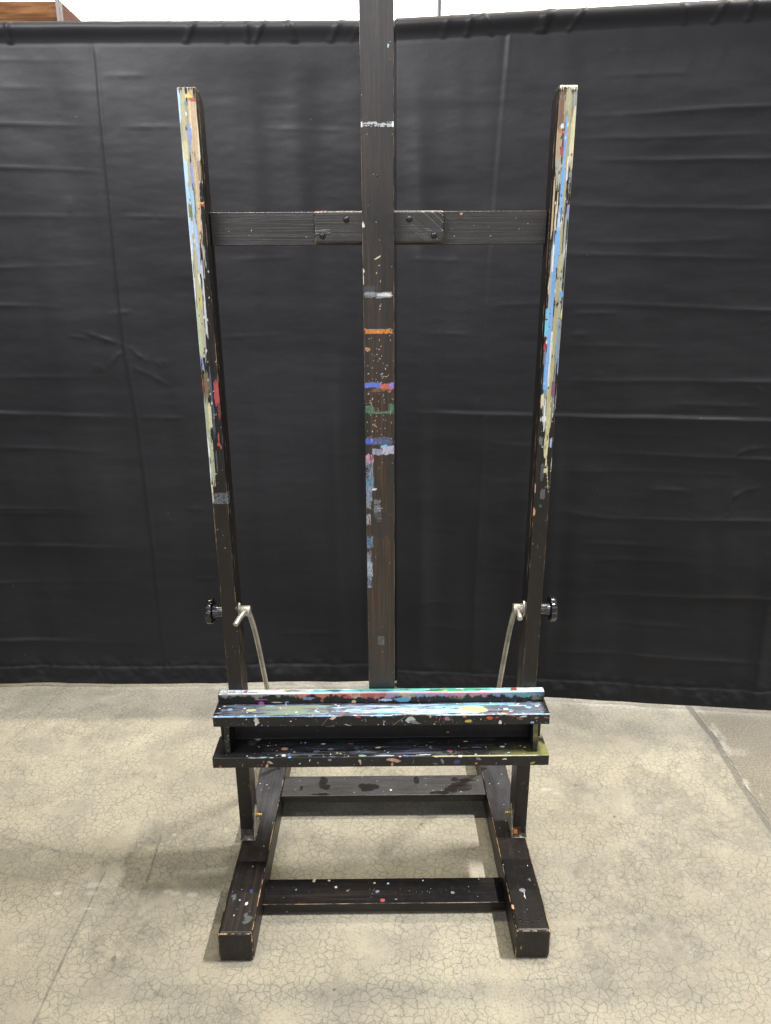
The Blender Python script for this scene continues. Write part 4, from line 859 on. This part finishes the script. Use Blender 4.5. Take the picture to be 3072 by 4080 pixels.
def line_d(X, Y, P):
    P = np.array(P, float); best = np.full(X.shape, 9.); T = np.zeros(X.shape); L = np.linalg.norm(np.diff(P, axis=0), axis=1); acc = 0
    for a, b_, l in zip(P[:-1], P[1:], L):
        d = b_ - a; t = np.clip(((X - a[0]) * d[0] + (Y - a[1]) * d[1]) / (l * l), 0, 1)
        dd = np.hypot(X - a[0] - t * d[0], Y - a[1] - t * d[1]); m = dd < best
        best = np.where(m, dd, best); T = np.where(m, (acc + t * l) / L.sum(), T); acc += l
    return best, T
def make_floor():
    x0, x1, y0, y1 = -2., 2., .9, 3.
    xs = np.linspace(x0, x1, 1001); ys = np.linspace(y0, y1, 526)
    X, Y = np.meshgrid(xs, ys, indexing='ij')
    g = np.zeros(X.shape); ch = np.zeros(X.shape)
    wob = lambda s, k: .006 * (fbm(X * s, Y * s, k, 3) - .5)
    def add(P, w, a, seed, rag=.5, e=.06):
        nonlocal g
        d, T = line_d(X + wob(8, seed), Y + wob(8, seed + 1), P)
        n = fbm(X * 60, Y * 60, seed + 2, 4)
        m = a * sm(w, w * .35, d) * sm(0, e, T) * sm(1, 1 - e, T) * (1 - rag + rag * 1.6 * n)
        g = np.maximum(g, m)
    add([(-.765, .9), (-.769, 1.208), (-.773, 1.567), (-.771, 1.674)], .0045, .85, 1, .3)
    add([(-.645, 1.60), (-.650, 1.70), (-.658, 1.80)], .0042, .9, 3, .3)
    add([(-1.353, 2.223), (-1.333, 2.352), (-1.302, 2.684), (-1.29, 2.9)], .004, .6, 5, .3); add([(-1.39, 1.9), (-1.353, 2.223)], .004, .45, 6, .4)
    add([(.776, 2.489), (.81, 2.246), (.808, 2.137)], .004, .5, 7, .5)
    for k, (P, w, a) in enumerate([([(-1.6, 1.86), (-1.133, 1.787), (-.96, 1.734), (-.689, 1.677), (-.443, 1.614)], .011, .42), ([(-1.5, 1.72), (-1.061, 1.646), (-.867, 1.608), (-.732, 1.581), (-.509, 1.529)], .010, .42), ([(-.901, 1.572), (-.688, 1.523), (-.552, 1.466), (-.437, 1.448)], .010, .38),
                                   ([(-.6, 1.69), (-.5, 1.62), (-.44, 1.52)], .008, .35), ([(-.62, 1.60), (-.52, 1.50), (-.43, 1.40)], .006, .3), ([(-.75, 1.66), (-.7, 1.72)], .014, .45), ([(-.10, 1.345), (.0, 1.31), (.10, 1.27), (.2, 1.245)], .009, .3), ([(-.72, 1.335), (-.6, 1.345), (-.45, 1.33)], .004, .35),
                                   ([(.5, 1.4), (.55, 1.3), (.62, 1.2)], .02, .22), ([(-1.3, 1.5), (-1.0, 1.44)], .01, .3), ([(-.42, 1.8), (-.5, 1.86), (-.55, 1.92)], .02, .3)]):
        add(P, w, a, 20 + 3 * k, .8, .2)
        P2 = [(p[0] + .004, p[1] - .016) for p in P]; add(P2, w * .6, a * .6, 60 + 3 * k, .8, .2)
    # broad grime clouds
    blot = sm(.50, .70, fbm(X * 3.1, Y * 3.4, 91, 5)) * .42 * (.2 + 1.6 * fbm(X * 34, Y * 34, 92, 5))
    right = sm(.40, .8, X) * sm(.42, .62, fbm(X * 7, Y * 5, 93, 5)) * .50
    g = np.maximum(g, np.maximum(blot, right) * .9 * (.35 + 1.3 * fbm(X * 90, Y * 90, 96, 4)))
    for (cx, cy, rx, ry, a) in ((-.55, 1.72, .16, .07, .35), (-.5, 1.64, .1, .05, .3), (.0, 1.75, .22, .06, .35), (-.8, 1.62, .5, .09, .18), (.25, 1.72, .12, .05, .35), (.95, 2.3, .25, .1, .3), (.4, 2.05, .06, .05, .3), (.55, 1.35, .08, .1, .25), (.85, 1.75, .2, .1, .22), (-1.2, 2.45, .4, .08, .22), (-.7, 2.3, .1, .06, .25), (-.35, 2.3, .1, .08, .25)):
        d = np.sqrt(((X - cx) / rx) ** 2 + ((Y - cy) / ry) ** 2) + .9 * (fbm(X * 11, Y * 11, 95, 4) - .5)
        g = np.maximum(g, a * sm(1.3, .3, d))
    for cx, cy, r in ((-.118, 1.282, .006), (.482, 1.441, .004), (.11, 1.825, .005), (-.65, 1.37, .008), (.36, 1.95, .004), (.7, 1.85, .006), (-1.0, 1.55, .005), (.86, 1.45, .004), (.62, 2.0, .008)):
        d = np.hypot(X - cx, Y - cy) + .004 * (fbm(X * 120, Y * 120, 97, 2) - .5); g = np.maximum(g, .9 * sm(r * 1.2, r * .6, d))
    for cx, cy, r, a in ((-.871, 1.573, .010, .6), (-.577, 1.576, .013, .55), (-.556, 1.568, .010, .55), (-.512, 1.562, .014, .6), (-.79, 1.60, .02, .35), (-.78, 1.57, .016, .35), (-.82, 1.635, .012, .3), (.52, 1.98, .02, .45), (.545, 1.96, .012, .4), (-.77, 1.52, .006, .6), (-.62, 1.79, .006, .6), (-.43, 1.75, .006, .6)):
        d = np.hypot((X - cx) * .75, (Y - cy) * 1.6) + .012 * (fbm(X * 60, Y * 60, 98, 3) - .5); ch = np.maximum(ch, .55 * a * sm(r, r * .5, d))
    ring = np.abs(np.hypot(X + .98, (Y - 1.71) * 1.0) - .018); ch = np.maximum(ch, .22 * sm(.003, .001, ring))
    # wide sealed joint and the other slab
    J = [(1.19, 3.0), (1.177, 2.499), (1.184, 2.269), (1.159, 2.007), (1.149, 1.797), (1.13, 1.4), (1.11, .9)]
    jx = np.interp(Y, [p[1] for p in J][::-1], [p[0] for p in J][::-1]) + .006 * (fbm(Y * 12, X * 0, 99, 3) - .5)
    zone = sm(.010, .014, X - jx)
    g = np.where(X > jx, g * .5, g)
    g = np.maximum(g, .82 * sm(.013, .008, np.abs(X - jx + .004)) ); g = np.maximum(g, 1.2 * sm(.003, .0012, np.abs(X - jx - .009)))
    ch = np.maximum(ch, .28 * sm(.50, .72, fbm(X * 25, Y * 16, 101, 4)) * sm(.035, .010, np.abs(X - jx - .018)) * (X > jx + .010))
    ch = np.maximum(ch, .22 * sm(.03, .012, np.abs(Y - 2.17)) * sm(.08, .02, np.abs(X - 1.22)) * fbm(X * 50, Y * 50, 5))
    g = g * .80
    V = np.stack([X, Y, np.zeros_like(X)], -1).reshape(-1, 3); F = grid_faces(len(xs), len(ys), 0)
    n0 = len(V)
    # surrounding floor, same sheet, butted round the finely divided middle
    A = 30.
    ex = [(-A, -A, A, y0), (-A, y1, A, A), (-A, y0, x0, y1), (x1, y0, A, y1)]
    VV = [V]; FF = [F]; Z = [zone.ravel()]; G = [g.ravel()]; CH = [ch.ravel()]
    for (a, b_, c, d) in ex:
        VV.append(np.array([(a, b_, 0), (c, b_, 0), (c, d, 0), (a, d, 0)], float)); FF.append(np.array([[n0, n0 + 1, n0 + 2, n0 + 3]])); n0 += 4
        Z.append(np.zeros(4)); G.append(np.full(4, .05)); CH.append(np.zeros(4))
    o = npmesh('floor', np.concatenate(VV), np.concatenate(FF), [floor_mat()], smooth=False)
    me = o.data
    for nm, arr in (('grime', G), ('zone', Z), ('chalk', CH)):
        a = me.attributes.new(nm, 'FLOAT', 'POINT'); a.data.foreach_set('value', np.concatenate(arr).astype(np.float32))
    return setp(o, kind='structure')
make_floor()

# ================================================================== BEHIND THE DRAPE
def wall_mat():
    m, t, b = nt('white_wall_paint')
    pos = N_(t, 'ShaderNodeNewGeometry').outputs['Position']
    n = noise(t, vmul(t, pos, (2, 2, .4)), 1, 4, .5)
    t.links.new(mixc(t, n, (.74, .75, .75), (.84, .84, .83)), b.inputs['Base Color']); b.inputs['Roughness'].default_value = .6
    return m
MWALL = wall_mat(); MSEAM = simple('grey_green_seam', (.42, .46, .42), .6); 
g = Geo().box((-14, 14), (9.0, 9.2), (0, 9), r=.01, res=(5, 5, 5))
V, N, F, fid, W = g.arrays()
wall = npmesh('back_wall', V, F, [MWALL], N=N); setp(wall, 'tall white hall wall far beyond the drape, seen above its top edge', 'wall')
for x, w in ((-2.27, .012), (-2.18, .010), (-1.78, .030), (-1.86, .012), (2.21, .010), (3.54, .035), (4.01, .02), (-4.6, .03), (1.0, .012)):
    g = Geo().box((x - w / 2, x + w / 2), (8.985, 9.001), (.02, 8.98), r=.002, res=(5, 5, 5)); V, N, F, fid, W = g.arrays()
    npmesh('panel_seam', V, F, [MSEAM], wall, N=N)
# thin black pole between wall and drape
o = bmobj('pole', lathe([(0, .10), (.012, .10), (.0125, .0085), (3.6, .0085)], 20, origin=(.2475, 3.4, 0), ax=(0, 0, 1)), M_POLE); setp(o, 'thin black pole rising behind the drape just right of the easel mast', 'pole')
# tall timber cabinet
def ply(name, c1, c2, wood=True):
    m, t, b = nt(name)
    pos = N_(t, 'ShaderNodeTexCoord').outputs['Object']
    n = noise(t, vmul(t, pos, (7, 7, 75)), 1, 5, .65); n2 = noise(t, vmul(t, pos, (2, 2, 16)), 1, 3, .5)
    f = math_(t, 'ADD', math_(t, 'MULTIPLY', n, .6), math_(t, 'MULTIPLY', n2, .4))
    t.links.new(mixc(t, maprange(t, f, .35, .65), c1, c2), b.inputs['Base Color']); b.inputs['Roughness'].default_value = .85; b.inputs['Specular IOR Level'].default_value = .08
    return m
MPLY = ply('brown_wood_veneer', (.055, .025, .010), (.15, .072, .030)); MPINK = ply('pinkish_side_board', (.085, .042, .030), (.115, .058, .042)); MEDGE = simple('dark_brown_edge', (.045, .022, .014), .5)
cab = setp(link('wooden_cabinet', None), 'tall brown wood-grained cabinet behind the drape at the upper left corner', 'cabinet'); cab.location = (-1.72, 3.2, 0)
inv = Matrix.Translation((-1.72, 3.2, 0)).inverted()
for nm, x, y, z, mt in (('front_panel', (-2.25, -1.236), (3.2, 3.225), (0, 2.622), MPLY), ('edge_strip', (-1.2355, -1.2205), (3.195, 3.225), (0, 2.628), MEDGE), ('side_panel', (-1.243, -1.2215), (3.2255, 4.2), (0, 2.628), MPINK), ('top_panel', (-2.25, -1.2435), (3.2255, 4.2), (2.60, 2.622), MPINK), ('side_panel', (-2.272, -2.2505), (3.2, 4.2), (0, 2.628), MPINK)):
    g = Geo().box(x, y, z, r=.0015, res=(1, 1, 1)); V, N, F, fid, W = g.arrays()
    o = npmesh(nm, V, F, [mt], cab, N=N); o.matrix_parent_inverse = inv

# ================================================================== LIGHT
def area(name, loc, sx, sy, power, col, target=None, spread=None):
    L = bpy.data.lights.new(name, 'AREA'); L.shape = 'RECTANGLE'; L.size = sx; L.size_y = sy; L.energy = power; L.color = col
    o = bpy.data.objects.new(name, L); COL.objects.link(o); o.location = loc
    if spread: L.spread = math.radians(spread)
    d = Vector(target if target else (loc[0], loc[1], 0)) - Vector(loc)
    o.rotation_euler = d.to_track_quat('-Z', 'Y').to_euler(); return o
area('hall_lamp_side', (4.3, 1.50, 9.0), .20, 1.2, 2500, (1.0, .96, .90))
area('hall_lamp_rear', (-.2, 3.30, 9.0), 5.6, .12, 900, (1.0, .90, .68))
area('hall_lamp_front', (-1.9, -.1, 4.2), 1.8, .25, 165, (1.0, .98, 1.0), (-.5, 2.7, 3.2), 96)
area('wall_fill_lamp', (0, 6.0, 6.5), 9.0, 1.2, 1500, (1.0, .98, .95), (0, 9, 3.8))  # unseen lamp added to bring the far wall up to near white
w = bpy.data.worlds.new('World'); scene.world = w; w.use_nodes = True
wt = w.node_tree; bg = wt.nodes['Background']
# hall surroundings: dim all round, with the bright far wall and lit ceiling bays behind the viewer
tcw = wt.nodes.new('ShaderNodeTexCoord'); sx = wt.nodes.new('ShaderNodeSeparateXYZ'); wt.links.new(tcw.outputs['Generated'], sx.inputs[0])
up = maprange(wt, sx.outputs[2], .05, .32); up2 = maprange(wt, sx.outputs[2], .66, .44); back = maprange(wt, math_(wt, 'MULTIPLY', sx.outputs[1], -1.0), .25, .75)
f = math_(wt, 'MULTIPLY', math_(wt, 'MULTIPLY', up, back), up2)
wt.links.new(math_(wt, 'MULTIPLY_ADD', f, 3.1, .025), bg.inputs[1])
bg.inputs[0].default_value = (.92, .95, 1.0, 1)

# ================================================================== CAMERA
fpx = 1560.; th = math.radians(.35); pitch = math.atan(448 / fpx); yaw = math.atan(7.3 / fpx)
Fw = Vector((math.sin(yaw) * math.cos(pitch), math.cos(yaw) * math.cos(pitch), -math.sin(pitch)))
R0 = Vector((math.cos(yaw), -math.sin(yaw), 0)); U0 = R0.cross(Fw)
IR = math.cos(th) * R0 - math.sin(th) * U0; IU = math.sin(th) * R0 + math.cos(th) * U0
cam = bpy.data.cameras.new('camera'); co = bpy.data.objects.new('camera', cam); COL.objects.link(co)
M = Matrix((IR, IU, -Fw)).transposed().to_4x4(); M.translation = (0, 0, 1.5); co.matrix_world = M
cam.sensor_fit = 'VERTICAL'; cam.sensor_height = 36; cam.lens = 36 * fpx / 2212; cam.clip_start = .05; cam.clip_end = 200
scene.camera = co
scene.render.resolution_x = 771; scene.render.resolution_y = 1024
vs = scene.view_settings; vs.view_transform = 'Standard'; vs.look = 'None'; vs.gamma = 1; vs.use_curve_mapping = False; vs.exposure = -.25
